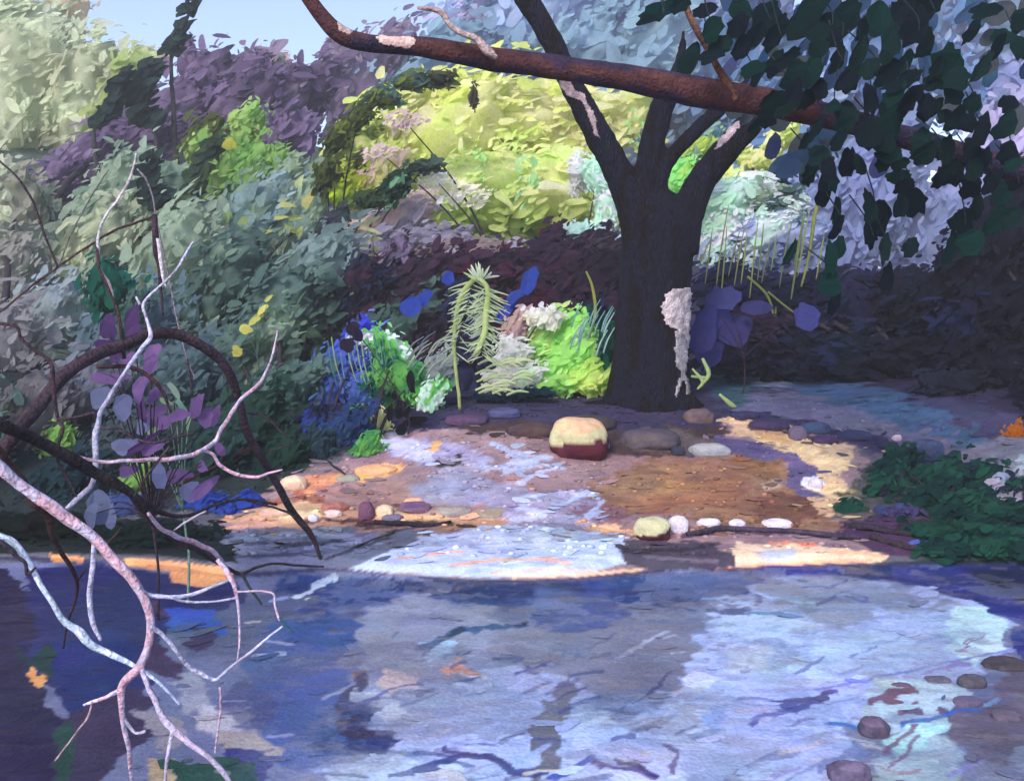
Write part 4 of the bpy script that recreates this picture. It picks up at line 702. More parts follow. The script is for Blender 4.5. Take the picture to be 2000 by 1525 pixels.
tt([(1315, 480, 100), (1342, 410, 66), (1372, 350, 56), (1415, 297, 52), (1460, 247, 50), (1500, 207, 40), (1540, 165, 26), (1580, 120, 10)])
tt([(1250, 790, 80), (1200, 800, 56), (1140, 806, 44), (1080, 815, 30), (1020, 828, 14)], TY-.12, 12)
tt([(1320, 800, 90), (1375, 822, 54), (1410, 838, 36), (1450, 860, 14)], TY-.15, 12)
tt([(1260, 820, 90), (1225, 850, 50), (1190, 876, 20)], (TY-.2, TY-.75), 12)
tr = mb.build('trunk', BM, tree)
rm = tr.modifiers.new('r', 'REMESH'); rm.mode = 'VOXEL'; rm.voxel_size = .019; rm.use_smooth_shade = True
smo = tr.modifiers.new('s', 'SMOOTH'); smo.iterations = 4; smo.factor = .6
tx = bpy.data.textures.new('barkbumps', 'CLOUDS'); tx.noise_scale = .12; dm = tr.modifiers.new('d', 'DISPLACE'); dm.texture = tx; dm.strength = .03; dm.mid_level = .5
from mathutils import Vector
from mathutils.bvhtree import BVHTree
def skin(part, poly, cols, parent, name, label, thick=.012, holes=.0):
    """a thin layer of pale wood, lichen or painted highlight that lies on the bark; outline in photo pixels"""
    bpy.context.view_layer.update(); dg = bpy.context.evaluated_depsgraph_get(); ev = part.evaluated_get(dg); m = ev.to_mesh()
    mw = part.matrix_world; vs_ = [mw @ v_.co for v_ in m.vertices]; fs_ = [tuple(p.vertices) for p in m.polygons]; tree_ = BVHTree.FromPolygons(vs_, fs_); ev.to_mesh_clear()
    poly = np.array(poly, float); x0, y0 = poly.min(0)-4; x1, y1 = poly.max(0)+4; st_ = 2.0; nx = int((x1-x0)/st_)+1; ny = int((y1-y0)/st_)+1
    ids = {}; V = []; SEED[0] += 1; sd = SEED[0]; cam0 = Vector((0, 0, CAMZ)); top = []
    for j in range(ny):
        for i in range(nx):
            x = x0+i*st_; y = y0+j*st_; xx = x+4*float(noise(x*.06, y*.06, 0, sd))+2*float(noise(x*.2, y*.2, 0, sd)); yy = y+5*float(noise(x*.06, y*.06, 5, sd))
            ins = False; n = len(poly)
            for k in range(n):
                a1, b1 = poly[k]; a2, b2 = poly[(k+1) % n]
                if (b1 > yy) != (b2 > yy) and xx < (a2-a1)*(yy-b1)/(b2-b1)+a1: ins = not ins
            if not ins: continue
            d = (Vector(P(x, y, 8))-cam0).normalized(); h = tree_.ray_cast(cam0, d)
            if h[0] is None: continue
            ids[(i, j)] = len(V); V.append(h[0]+h[1]*(thick*(.7+.5*float(noise(x*.15, y*.1, 2, sd)))))
    f = []
    for (i, j) in ids:
        q = [(i, j), (i, j+1), (i+1, j+1), (i+1, j)]
        if all(k in ids for k in q) and max((V[ids[q[0]]]-V[ids[k]]).length for k in q) < .06: f.append([ids[k] for k in q])
    V = np.array([tuple(v_) for v_ in V]); c_ = pick(cols, len(V), np.clip(.5+fbm(V[:, 0]*9, V[:, 2]*6, 0, sd), 0, .999))
    mb_ = MB(); mb_.add(V, f, c_, True); o_ = mb_.build(name, BARK(), parent); o_['label'] = label
    so_ = o_.modifiers.new('s', 'SOLIDIFY'); so_.thickness = thick*1.6; so_.offset = -1
    return o_
skin(tr, [(1296, 572), (1320, 566), (1336, 558), (1352, 560), (1353, 600), (1348, 640), (1345, 690), (1336, 690), (1330, 650), (1318, 640), (1300, 638), (1292, 610)], [(184, 172, 174), (166, 156, 158), (194, 182, 180)], tree, 'bare_wood', 'pale pinkish patch of bare wood')
skin(tr, [(1318, 640), (1338, 650), (1344, 700), (1338, 730), (1352, 770), (1342, 776), (1332, 742), (1322, 776), (1316, 774), (1326, 730), (1318, 706)], [(130, 126, 130), (148, 144, 148), (112, 108, 114)], tree, 'grey_wood', 'grey strip of bare wood running down to the root')
skin(tr, [(1092, 152), (1112, 156), (1124, 172), (1140, 180), (1150, 205), (1164, 236), (1172, 262), (1178, 275), (1162, 262), (1150, 245), (1142, 214), (1130, 196), (1108, 186), (1098, 172)], [(150, 132, 132), (132, 116, 120)], tree, 'pale_bark', 'strip of pale mauve highlight painted on the left limb')  # pinkish highlight on the limb, painted as a pale skin over the bark
skin(tr, [(1392, 298), (1402, 270), (1430, 246), (1464, 220), (1458, 236), (1424, 270)], [(158, 142, 146), (140, 128, 136)], tree, 'pale_bark', 'strip of pale mauve bark on the right limb')

# ------------------------------------------------------------------ overhanging tree: its trunk stands outside the frame on the right
ov = thing('tree', (4.9, 5.2, float(ground(4.9, 5.6))), 'overhanging tree whose long rust brown branch and dark leaves cross the top', 'tree')
mb = MB(); RU, RU2 = (74, 44, 44), (42, 36, 58)
tube(mb, [(560, -70, 20), (600, -12, 26), (632, 32, 30), (668, 66, 34), (720, 84, 34), (780, 94, 34), (860, 104, 38), (950, 118, 42), (1050, 130, 44), (1150, 144, 46), (1250, 160, 50), (1350, 180, 56), (1450, 195, 54), (1550, 210, 50), (1650, 232, 46), (1750, 260, 44), (1850, 288, 42), (1950, 315, 46), (2080, 345, 56), (2300, 400, 74), (2600, 520, 100)], (5.0, 5.2), RU, RU2, 14, .16)
tube3(mb, [(4.9, 5.2, .0, .42), (4.95, 5.2, .8, .33), (4.9, 5.2, 1.8, .28), (4.7, 5.2, 2.6, .24), (4.75, 5.2, 3.6, .2), (4.9, 5.3, 5, .1)], RU, RU2, 14)
ovt = mb.build('trunk', BARK(), ov)
mb = MB(); tube(mb, [(1325, -40, 14), (1342, 20, 12), (1362, 62, 12), (1390, 110, 12), (1425, 168, 16), (1440, 195, 16)], 5.05, (112, 74, 56), (84, 60, 52), 8)
mb.build('branch', BARK(), ov)
mb = MB(); tube(mb, [(815, 16, 6), (855, 20, 11), (880, 48, 10), (905, 66, 11), (930, 78, 14), (958, 100, 17), (972, 112, 8)], (4.93, 4.93), (168, 146, 140), (150, 130, 130), 8, .25)
o = mb.build('twig', BARK(), ov); o['label'] = 'pale pinkish brown twig lying against the long branch'
skin(ovt, [(655, 40), (680, 44), (692, 58), (684, 68), (662, 62)], [(178, 152, 142), (160, 140, 134)], ov, 'pale_bark', 'small pale patch near the curved end', .005)
skin(ovt, [(728, 68), (760, 66), (812, 74), (814, 88), (790, 96), (752, 88)], [(184, 156, 146), (166, 140, 134)], ov, 'pale_bark', 'larger pale patch on the upper side', .005)
# leaves, one by one: px, py, length, width, angle (photo)
LV = """640 20 70 26 35;680 60 60 40 50;705 0 66 40 30;600 140 60 40 50;560 110 50 36 40;570 190 60 44 70;630 170 60 36 60;660 230 70 34 60;595 275 90 50 40;540 255 60 34 40
740 20 70 50 50;790 40 70 40 60;760 90 60 30 60;700 110 60 40 60;745 150 70 36 55;720 200 60 40 70;790 200 60 44 60;830 130 70 40 70;850 20 80 40 70;880 80 80 44 60;915 30 70 34 60;935 130 60 36 70;800 250 44 30 70
640 110 40 30 50;840 190 70 36 60;870 150 60 36 60;905 180 60 34 70;860 250 66 40 65;900 240 70 40 70;930 270 60 44 80;960 200 70 34 60;985 140 60 30 60;960 90 50 26 50;975 30 70 40 70""" 
rows = []
# positions measured on the 2000 px photograph
raw = """1290 20 90 34 20;1268 35 50 20 20;1330 10 60 34 30;1395 55 70 40 55;1410 85 60 50 60;1345 120 60 46 60;1395 105 60 44 50;1380 18 60 30 30;1450 20 60 50 60;1500 30 80 50 70;1480 60 60 50 60;1450 90 60 36 60;1520 60 70 40 60;1560 50 70 50 55;1590 15 80 44 40;1620 40 60 40 30;1545 110 60 34 50;1510 120 60 30 50;1470 135 60 34 20;1480 145 44 26 60;1520 130 60 28 45;1590 130 70 44 70;1555 150 70 50 60;1600 90 50 40 70;1640 60 80 44 40;1660 20 60 50 60;1690 50 50 30 60;1640 110 70 40 70;1680 100 90 34 65;1665 150 60 50 60;1700 130 60 40 60;1720 30 90 60 60;1760 20 80 50 60;1790 50 90 60 60;1810 85 60 50 80;1780 10 60 50 10;1820 10 60 46 40;1770 120 60 34 50;1740 140 70 40 40;1750 165 60 40 10;1780 150 60 40 40;1850 120 60 60 60;1870 150 60 60 80;1835 130 50 34 40;1860 180 60 40 90;1930 20 60 36 20;1950 90 60 30 75;1960 70 50 40 60;1990 90 50 40 120;1995 40 40 60 90;1920 130 60 30 60;1550 180 70 36 60;1510 200 60 40 60;1500 225 50 40 80;1540 210 50 30 30;1580 190 60 34 45;1600 165 60 34 80;1480 240 44 20 50;1600 245 60 20 60;1575 275 40 20 60;1630 205 50 24 50;1655 220 60 50 80;1650 240 50 40 60;1700 190 70 44 90;1740 200 60 40 60;1750 180 60 40 60;1780 190 60 40 50;1820 210 60 50 60;1850 225 50 30 40;1810 200 60 46 90;1870 230 60 40 60;1890 240 50 36 90;1920 250 60 30 80;1970 200 40 34 80;1965 245 50 40 60;1900 200 40 34 60;1740 240 70 40 80;1730 275 60 44 70;1700 260 60 50 90;1800 275 60 46 80;1810 300 60 40 60;1740 300 50 36 10;1760 320 40 26 20;1850 290 70 40 80;1855 320 50 50 90;1900 290 50 36 80;1920 310 50 36 60;1970 300 50 44 80;1600 300 60 44 80;1620 330 60 36 90;1590 320 60 40 70;1660 315 60 54 50;1680 320 50 34 90;1610 370 60 34 80;1625 350 50 30 90;1730 320 50 40 0;1755 345 50 30 10;1840 345 50 34 70;1870 340 50 44 60;1700 400 70 34 85;1720 420 80 40 75;1790 390 60 50 60;1770 360 50 30 30;1760 400 60 40 90;1635 410 60 24 85;1635 445 50 22 80;1640 480 50 24 80;1625 500 70 36 80;1620 550 60 50 100;1630 590 60 30 85;1545 495 60 22 75;1730 480 80 30 85;1735 540 60 24 85;1900 360 60 44 60;1940 350 60 40 60;1960 380 60 44 60;1910 400 60 44 80;1880 430 60 44 60;1950 430 60 50 60;1900 470 60 50 60;1985 350 40 50 60;1980 420 50 50 60;1780 480 40 30 60;1700 450 60 34 90;1860 480 60 40 80;1980 320 50 36 30;1905 330 50 40 40;1640 270 50 30 70;1580 340 44 30 70;1655 155 50 40 50;1440 50 50 40 60;1600 60 50 50 20;1740 80 70 50 80;1900 60 50 26 60;1830 160 60 40 20"""
for s in raw.split(';'):
    a = [float(x) for x in s.split()]; rows.append(a)
mb = MB(); n = len(rows); A = np.array(rows)
dep = RNG.uniform(4.7, 5.6, n); dep = np.where((A[:, 1] > 120) & (A[:, 1] < 340), RNG.uniform(4.55, 4.9, n), dep)
cen = np.array([P(a[0], a[1], d) for a, d in zip(A, dep)]); s = dep/F; an = np.radians(A[:, 4])
lc = pick([(12, 40, 40), (12, 34, 40), (18, 48, 46), (16, 30, 40), (12, 52, 46)], n)
dabs(mb, cen, np.stack([RNG.normal(0, .3, n), -np.ones(n), RNG.normal(.15, .3, n)], 1), np.stack([np.cos(an), RNG.normal(0, .2, n), np.sin(an)], 1), A[:, 2]*s*1.02*RNG.uniform(.8, 1.15, n), A[:, 3]*s*.9*RNG.uniform(.8, 1.15, n), lc, k=18, point=.2, wob=.2, bend=.4)
# paler, bluer leaves further back in the same bough
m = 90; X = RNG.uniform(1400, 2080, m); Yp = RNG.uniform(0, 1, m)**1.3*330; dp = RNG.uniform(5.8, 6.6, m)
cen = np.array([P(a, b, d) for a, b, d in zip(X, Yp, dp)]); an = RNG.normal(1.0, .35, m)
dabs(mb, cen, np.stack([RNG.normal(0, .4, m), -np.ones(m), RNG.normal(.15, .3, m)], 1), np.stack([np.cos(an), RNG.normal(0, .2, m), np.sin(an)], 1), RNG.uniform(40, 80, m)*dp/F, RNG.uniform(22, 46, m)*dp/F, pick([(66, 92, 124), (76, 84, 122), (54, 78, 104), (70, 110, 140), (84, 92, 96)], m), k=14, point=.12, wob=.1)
mb.build('foliage', LEAF(), ov)
mb = MB()
for i in range(46):      # hanging leaf twigs
    a = rows[i*3 % n]; q = [(a[0]+random.uniform(-50, 10), max(-20, a[1]-70), 3), (a[0]+random.uniform(-10, 10), a[1]-20, 2.5), (a[0]+6, a[1]+10, 2)]
    mb = MB(); tube(mb, q, 5.1, (40, 52, 58), None, 5, .05); mb.build('twig', BARK(), ov)

# ------------------------------------------------------------------ branches in the left foreground
def limb(name, label, cat, parts, Y=None, k_=.72, group='bare branches leaning over the water on the left', sub=None):
    """parts: (points, Y or (Y0,Y1), col, col2). The first is the main stem, the others side shoots"""
    mb = MB(); parts = [([(q[0], q[1], q[2]*k_ if q[2] > 5 else q[2])+tuple(q[3:]) for q in pp], yy, c1, c2) for pp, yy, c1, c2 in parts]
    for k, (pts, yy, c1, c2) in enumerate(parts):
        if k == 0:
            o3 = tube(mb, pts, yy, c1, c2, 10, .18); o = o3
    e = o3[0]; t = thing(name, e[:3], label, cat, group) if len(parts) > 1 else None
    ob = mb.build('stem' if t else name, BARK(), t)
    if not t: tag(ob, label, cat, group)
    for pts, yy, c1, c2 in parts[1:]:
        m2 = MB(); tube(m2, pts, yy, c1, c2, 8, .15); m2.build('shoot', BARK(), t)
    return t or ob
BR, BR2 = (62, 48, 56), (48, 38, 44); PK, PK2 = (190, 152, 164), (172, 158, 178); WH, WH2 = (184, 178, 198), (166, 172, 194); BLG, BLG2 = (166, 186, 202), (190, 200, 220)
limb('branch', 'thick dark brown branch arching like a hoop down to the shore', 'branch', [
    ([(-260, 1330, 60, 3.0), (-160, 1130, 54, 3.1), (-60, 960, 48, 3.3), (15, 865, 42, 3.4), (95, 765, 40, 3.6), (170, 702, 38, 3.8), (255, 664, 36, 4.0), (335, 652, 34, 4.2), (400, 680, 32, 4.3), (448, 725, 27, 4.4), (468, 785, 24, 4.5), (488, 850, 24, 4.6), (530, 925, 22, 4.8), (568, 992, 22, 4.95), (605, 1040, 18, 5.05), (622, 1080, 12, 5.1), (631, 1108, 9, 5.1)], 0, BR, BR2),
    ([(190, 716, 12), (250, 717, 13), (292, 736, 13), (318, 765, 11), (334, 805, 8)], 3.95, (66, 44, 42), BR2),
    ([(243, 700, 12), (232, 620, 9), (216, 575, 8), (196, 530, 8), (190, 505, 9), (191, 480, 8)], (3.95, 4.0), (72, 48, 50), BR2),
    ([(478, 806, 7), (520, 815, 6), (545, 840, 5), (566, 856, 4)], 4.6, BR, BR2),
    ([(500, 868, 13), (455, 895, 14)], 4.65, (70, 46, 40), BR2), ([(350, 948, 9), (400, 920, 12), (440, 905, 10)], 4.6, (66, 44, 40), BR2), ([(520, 882, 3), (570, 868, 3)], 4.7, BR, BR2),
    ([(600, 1030, 5), (560, 1000, 5), (510, 985, 6), (480, 975, 5)], 4.9, BR, BR2)], k_=.66)
limb('branch', 'long straight dark branch slanting down across the arched one', 'branch', [
    ([(-260, 700, 44, 2.9), (-90, 785, 40, 3.1), (0, 828, 36, 3.2), (55, 854, 34, 3.3), (105, 880, 34, 3.4), (190, 924, 32, 3.55), (245, 955, 26, 3.65), (275, 980, 20, 3.7), (318, 1003, 14, 3.8), (367, 1006, 10, 3.9), (420, 986, 8, 4.0), (478, 975, 7, 4.1), (540, 985, 5, 4.2)], 0, (48, 42, 42), (38, 34, 40)),
    ([(262, 972, 18), (285, 1005, 18), (310, 1030, 18), (345, 1056, 16), (385, 1074, 16), (420, 1094, 13), (448, 1110, 11), (472, 1119, 10), (500, 1108, 8), (540, 1100, 7), (580, 1104, 7), (631, 1106, 6)], (3.7, 4.9), (58, 50, 52), (48, 42, 46)),
    ([(290, 1002, 10), (318, 1035, 12), (350, 1050, 14), (400, 1068, 14), (430, 1090, 12), (448, 1118, 10)], (3.66, 4.2), WH, PK),
    ([(470, 1118, 10), (490, 1150, 8), (512, 1180, 5)], (4.2, 4.2), (38, 60, 58), BR),
    ([(340, 1035, 3), (370, 1015, 4), (402, 998, 3)], 3.85, PK, WH)], k_=.72)
limb('branch', 'short thick brown branch dropping steeply into the water at the left edge', 'branch', [
    ([(-60, 830, 40), (0, 888, 36), (35, 936, 32), (70, 980, 30), (92, 1010, 24), (106, 1050, 16), (122, 1080, 14), (140, 1110, 13), (151, 1138, 10), (146, 1175, 7), (132, 1215, 6), (124, 1265, 4)], (3.0, 3.5), (66, 44, 42), (52, 36, 40)),
    ([(192, 1075, 8), (215, 1055, 8), (238, 1030, 4)], 3.2, (60, 44, 40), BR2), ([(152, 1135, 6), (166, 1110, 5)], 3.4, BR, BR2)])
limb('branch', 'pink barked forked branch reaching down to the bottom edge', 'branch', [
    ([(-120, 830, 30, 2.75), (-40, 875, 32, 2.8), (0, 908, 32, 2.82), (50, 948, 30, 2.85), (120, 1000, 34, 2.87), (180, 1048, 28, 2.88), (228, 1096, 28, 2.88), (262, 1140, 26, 2.88), (284, 1185, 24, 2.86), (293, 1225, 24, 2.85), (286, 1268, 22, 2.83), (270, 1305, 26, 2.8), (243, 1338, 22, 2.8), (238, 1380, 17, 2.8), (242, 1420, 15, 2.8), (252, 1465, 13, 2.8), (258, 1530, 10, 2.85), (262, 1600, 10, 2.7)], 0, PK, WH),
    ([(272, 1300, 16), (292, 1350, 15), (312, 1392, 18), (338, 1425, 20), (380, 1456, 17), (425, 1495, 16), (450, 1530, 13), (470, 1580, 10)], (2.8, 2.7), WH, PK2),
    ([(338, 1425, 12), (328, 1470, 11), (322, 1530, 9), (318, 1590, 9)], 2.75, WH, PK2),
    ([(293, 1222, 14), (318, 1240, 12), (345, 1270, 13), (365, 1298, 13), (388, 1314, 14), (420, 1327, 10), (448, 1304, 9), (490, 1272, 8), (552, 1222, 6)], (2.83, 3.0), WH, WH2),
    ([(268, 1146, 16), (290, 1160, 15), (330, 1166, 12), (375, 1160, 11), (415, 1145, 9), (448, 1133, 6)], (2.87, 3.0), WH, WH2),
    ([(335, 1166, 8), (360, 1174, 7), (410, 1175, 6), (465, 1167, 5)], (2.9, 3.0), WH, WH2),
    ([(425, 1092, 12), (445, 1120, 15), (460, 1150, 12), (466, 1200, 7), (468, 1250, 4), (462, 1300, 3)], (3.1, 3.0), PK, WH),
    ([(463, 1155, 6), (530, 1156, 6), (536, 1180, 6), (546, 1212, 5)], 3.0, WH, PK), ([(545, 1205, 5), (558, 1220, 6), (574, 1235, 3)], 3.0, (40, 84, 84), None),
    ([(236, 1345, 15), (205, 1362, 11), (180, 1370, 10), (163, 1376, 6)], 2.8, WH, PK), ([(180, 1370, 5), (172, 1400, 5), (150, 1430, 5), (108, 1485, 4)], 2.75, PK, (90, 90, 90)),
    ([(243, 1405, 10), (262, 1430, 9), (285, 1428, 10)], 2.8, WH, WH2), ([(430, 1340, 9), (431, 1390, 7), (424, 1440, 6), (420, 1470, 4)], 2.75, PK, PK2)])
limb('branch', 'grey blue branch slanting behind the pink one in the lower left', 'branch', [
    ([(-90, 1000, 22, 3.1), (-20, 1038, 20, 3.05), (25, 1058, 20, 3.05), (55, 1100, 17, 3.05), (85, 1152, 15, 3.0), (128, 1212, 17, 2.98), (160, 1238, 24, 2.95), (200, 1268, 20, 2.95), (252, 1296, 14, 2.95), (300, 1325, 9, 2.95), (355, 1378, 5, 2.95)], 0, BLG, BLG2),
    ([(184, 1062, 14), (180, 1110, 15), (175, 1160, 15), (180, 1205, 15), (196, 1250, 10)], 2.95, WH, WH2),
    ([(-60, 1050, 16), (0, 1058, 13), (30, 1085, 11), (50, 1100, 10), (54, 1122, 10), (70, 1108, 6)], 3.0, (52, 48, 60), None)])
limb('branch', 'slim white branch rising above the arched one in a zigzag', 'branch', [
    ([(130, 992, 12, 3.7), (160, 965, 15, 3.72), (183, 940, 14, 3.72), (188, 900, 16, 3.72), (187, 840, 16, 3.74), (203, 795, 12, 3.76), (220, 762, 10, 3.78), (252, 715, 10, 3.8), (278, 680, 12, 3.82), (296, 655, 11, 3.82), (286, 620, 8, 3.85), (281, 590, 8, 3.85), (320, 552, 6, 3.9), (345, 525, 5, 3.9), (360, 500, 5, 3.95), (377, 472, 3, 4.0)], 0, WH, WH2),
    ([(272, 595, 7), (266, 578, 6)], 3.85, WH, WH2)])
limb('branch', 'thin white twig curling down beside the teal shrub', 'branch', [([(266, 300, 3), (256, 345, 6), (240, 375, 7), (212, 415, 7), (196, 445, 7), (191, 480, 8), (193, 520, 7), (210, 550, 7), (221, 582, 4)], 4.0, (210, 186, 186), (184, 190, 192))])
limb('branch', 'white branch curving up to the right through the end of the arch', 'branch', [
    ([(100, 878, 10, 3.45), (140, 888, 9, 3.5), (189, 900, 10, 3.55), (260, 900, 11, 3.6), (332, 896, 13, 3.7), (385, 884, 13, 3.8), (416, 864, 12, 3.9), (441, 824, 11, 4.0), (472, 778, 10, 4.1), (500, 757, 10, 4.15), (518, 730, 8, 4.2), (532, 695, 6, 4.2), (542, 645, 3, 4.25)], 0, WH, PK),
    ([(398, 880, 8), (415, 888, 9), (430, 908, 10), (462, 926, 10), (497, 931, 9), (525, 924, 7), (552, 917, 3)], (3.85, 4.0), (228, 176, 190), (210, 170, 190))])
limb('branch', 'knotted dark brown twig dropping from the left edge through the arch', 'branch', [
    ([(-30, 630, 8), (10, 634, 9), (32, 638, 8), (44, 662, 9), (68, 685, 9), (98, 708, 10), (102, 745, 14), (108, 785, 10), (114, 820, 10), (124, 835, 10), (114, 872, 7), (115, 905, 8), (132, 935, 8), (150, 970, 6)], (3.5, 3.4), (66, 48, 54), BR2),
    ([(112, 820, 8), (150, 815, 9), (184, 808, 9), (186, 822, 6)], 3.4, BR, BR2), ([(196, 838, 5), (232, 836, 7), (256, 852, 6), (262, 858, 4)], 3.4, BR, BR2), ([(270, 860, 5), (300, 864, 5), (345, 854, 6), (380, 845, 4)], 3.4, BR, BR2), ([(262, 968, 6), (290, 925, 7), (330, 872, 4)], 3.5, (78, 66, 66), BR2)])
limb('branch', 'thin brown twig forking like a wishbone high on the left', 'branch', [
    ([(-40, 640, 6), (0, 610, 6), (60, 560, 6), (112, 522, 6), (170, 482, 6), (230, 448, 5), (298, 424, 7)], (4.1, 4.6), (84, 62, 56), (66, 50, 52)),
    ([(112, 522, 7), (92, 470, 6), (66, 400, 7), (36, 350, 6), (-10, 306, 6)], 4.3, (74, 60, 66), BR2), ([(115, 520, 3), (140, 455, 3), (172, 395, 3), (190, 365, 3), (212, 332, 2)], 4.3, (104, 104, 96), None)])
limb('branch', 'dark dead stub hanging with a pale streak beside the teal shrub', 'branch', [
    ([(300, 418, 14), (302, 450, 18), (308, 500, 18), (314, 560, 10), (318, 615, 4)], 4.6, (66, 52, 60), (50, 40, 50)), ([(307, 465, 8), (313, 500, 10), (318, 540, 8), (324, 560, 3)], 4.5, (212, 200, 204), None), ([(268, 330, 3), (285, 350, 4), (298, 385, 3), (306, 430, 3), (326, 520, 3), (345, 620, 3), (365, 700, 3), (382, 740, 2)], 4.6, (124, 116, 122), None), ([(366, 700, 3), (372, 740, 4), (375, 772, 3)], 4.5, BR, None)])
# ---- purple-leaved sapling among the branches
Z = [(600, 115, 150, 110, 80, 0), (590, 215, 130, 90, 10, 0), (735, 60, 170, 95, 75, 0), (745, 140, 120, 90, 80, 0), (640, 270, 130, 70, 20, 0), (850, 250, 130, 90, 60, 1), (840, 320, 120, 70, 60, 1), (590, 400, 190, 70, -15, 1), (660, 390, 150, 50, 5, 1), (720, 290, 110, 60, 50, 1), (770, 460, 170, 120, 60, 1), (860, 490, 140, 70, 35, 1), (785, 570, 150, 80, 100, 0), (1000, 600, 120, 75, 20, 1), (1095, 545, 150, 80, 75, 1), (1150, 612, 130, 74, 85, 1), (1200, 600, 130, 66, 80, 1), (905, 640, 140, 90, 20, 1), (800, 660, 140, 90, 60, 2), (700, 775, 230, 100, 8, 2), (680, 560, 190, 120, 40, 2), (840, 790, 140, 60, 20, 1), (790, 765, 220, 40, 35, 0), (1230, 795, 90, 55, -60, 1), (1120, 885, 120, 66, -20, 1), (980, 940, 190, 100, 15, 1), (1150, 1000, 210, 60, 40, 1), (1060, 1030, 150, 110, 50, 2), (720, 912, 120, 66, 20, 1), (550, 1105, 190, 120, 80, 2), (610, 1160, 150, 80, 95, 2), (505, 1160, 150, 76, 78, 2), (890, 945, 160, 80, 90, 2), (560, 500, 160, 110, 30, 2), (880, 580, 120, 60, 20, 1)]
PC = [(88, 62, 108), (128, 98, 148), (120, 128, 164)]
ovals('sapling', 'sapling with large purple and slate leaves among the bare branches', 'sapling', [(a/2.857, 600+b/2.857, c/2.857, d/2.857, e, PC[f]) for a, b, c, d, e, f in Z], 4.35, root=(300, 1080), depthj=.25)
ovals('plant', 'thin weed with pale green leaves among the purple ones', 'plant', [(340, 762, 44, 12, -60, (150, 176, 150)), (355, 795, 40, 14, -70, (130, 170, 146)), (368, 820, 50, 10, -85, (150, 180, 150)), (325, 785, 30, 12, -20, (160, 184, 140)), (300, 840, 30, 12, 30, (160, 190, 150)), (285, 870, 26, 10, 30, (150, 180, 140))], 4.6, root=(360, 1060), stemcol=(110, 140, 120))
ovals('flower', 'five yellow blossoms in a slanting row above the arch', 'flower', [(462, 686, 24, 22, 0, (226, 222, 110)), (480, 643, 26, 20, 0, (226, 222, 112)), (500, 622, 36, 14, 50, (222, 220, 116)), (512, 604, 30, 14, 50, (222, 220, 116)), (524, 583, 20, 8, 40, (220, 220, 120))], 9.0, root=(505, 780), stemcol=(70, 96, 84), depthj=.05)
ovals('flower', 'dull yellow blossoms scattered on the slope left of the yellow tree', 'flower', [(448, 280, 22, 26, 90, (206, 196, 80)), (515, 455, 34, 12, 20, (190, 196, 110)), (545, 425, 36, 10, 5, (194, 200, 116)), (575, 425, 34, 10, 10, (190, 200, 116)), (570, 448, 34, 10, -30, (190, 200, 116)), (585, 452, 24, 10, 60, (190, 200, 116)), (600, 390, 36, 20, 60, (206, 204, 130)), (584, 355, 24, 14, 60, (200, 210, 150)), (560, 400, 34, 12, 10, (196, 200, 120)), (434, 515, 22, 16, -60, (180, 200, 120)), (448, 470, 28, 18, 70, (160, 180, 110)), (440, 425, 24, 24, 60, (150, 176, 110)), (475, 430, 24, 20, 60, (150, 172, 110))], 12.6, root=(545, 520), stemcol=(90, 112, 96))
ovals('flower', 'cream ladder shaped blossoms hanging in front of the pink shrub', 'flower', [(725, 432+i*17, 46, 9, (-1)**i*12, (206, 212, 150)) for i in range(5)]+[(712, 522, 20, 14, 40, (220, 226, 150)), (735, 530, 30, 8, -60, (214, 222, 150)), (722, 540, 30, 8, 10, (214, 222, 150)), (745, 500, 24, 18, 80, (190, 180, 200)), (800, 545, 50, 24, 20, (176, 176, 196)), (770, 530, 50, 22, -60, (180, 180, 200)), (785, 500, 40, 20, 70, (176, 180, 200)), (820, 555, 50, 16, -30, (176, 176, 196)), (690, 470, 44, 22, 10, (186, 184, 202))], 11.5, root=(740, 640))

# ------------------------------------------------------------------ stones
def stone(name, label, cx, cy, rx, ry, cols, group=None, z=None, flat=.8, split=None, cat='stone'):
    b = hit(cx, cy+ry*.75); Y = float(b[1])+rx*b[1]/F*.5; s = Y/F; c = P(cx, cy, Y); SEED[0] += 1; sd = SEED[0]
    v, f = ico(4); d = 1+.26*fbm(v[:, 0]*1.4+sd, v[:, 1]*1.4, v[:, 2]*1.4, sd)-.10*np.abs(fbm(v[:, 0]*3+sd, v[:, 1]*3, v[:, 2]*3, sd+4))+.05*fbm(v[:, 0]*5+sd, v[:, 1]*5, v[:, 2]*5, sd)
    w_ = v*d[:, None]; w_ = np.sign(w_)*np.abs(w_)**.85; w_ = w_*np.array([rx, (rx+ry)/2*.9, ry])*s
    cc = np.array([lin(q) for q in cols])
    if split is not None:      # a pale upper part over a darker lower one, along an uneven line
        h = v[:, 2]*1.+.25*fbm(v[:, 0]*2+sd, v[:, 1]*2, v[:, 2]*2, sd)+split[1]*v[:, 0]; col = np.where((h > split[0])[:, None], cc[0], cc[1])
        if len(cols) > 2: col = np.where(((h > split[0]+.45))[:, None], cc[2], col)
    else:
        h = np.clip(.5+fbm(v[:, 0]*1.3+sd, v[:, 1]*1.3, v[:, 2]*1.3, sd)*.9, 0, .999); col = cc[(h*len(cc)).astype(int)]
    mb = MB(); mb.add(w_+c, f, col, True); o = mb.build(name, STONE()); tag(o, label, cat, group); return o
MRN = (96, 40, 58); CRM = (214, 208, 160)
stone('boulder', 'round cream and maroon boulder on the bank in front of the forked tree', 1130, 862, 56, 48, [(184, 180, 138), (80, 32, 46), (204, 168, 130)], split=(.02, -.12), cat='boulder')
stone('stone', 'little white stone touching the right side of the round boulder', 1182, 866, 9, 14, [(214, 208, 226)])
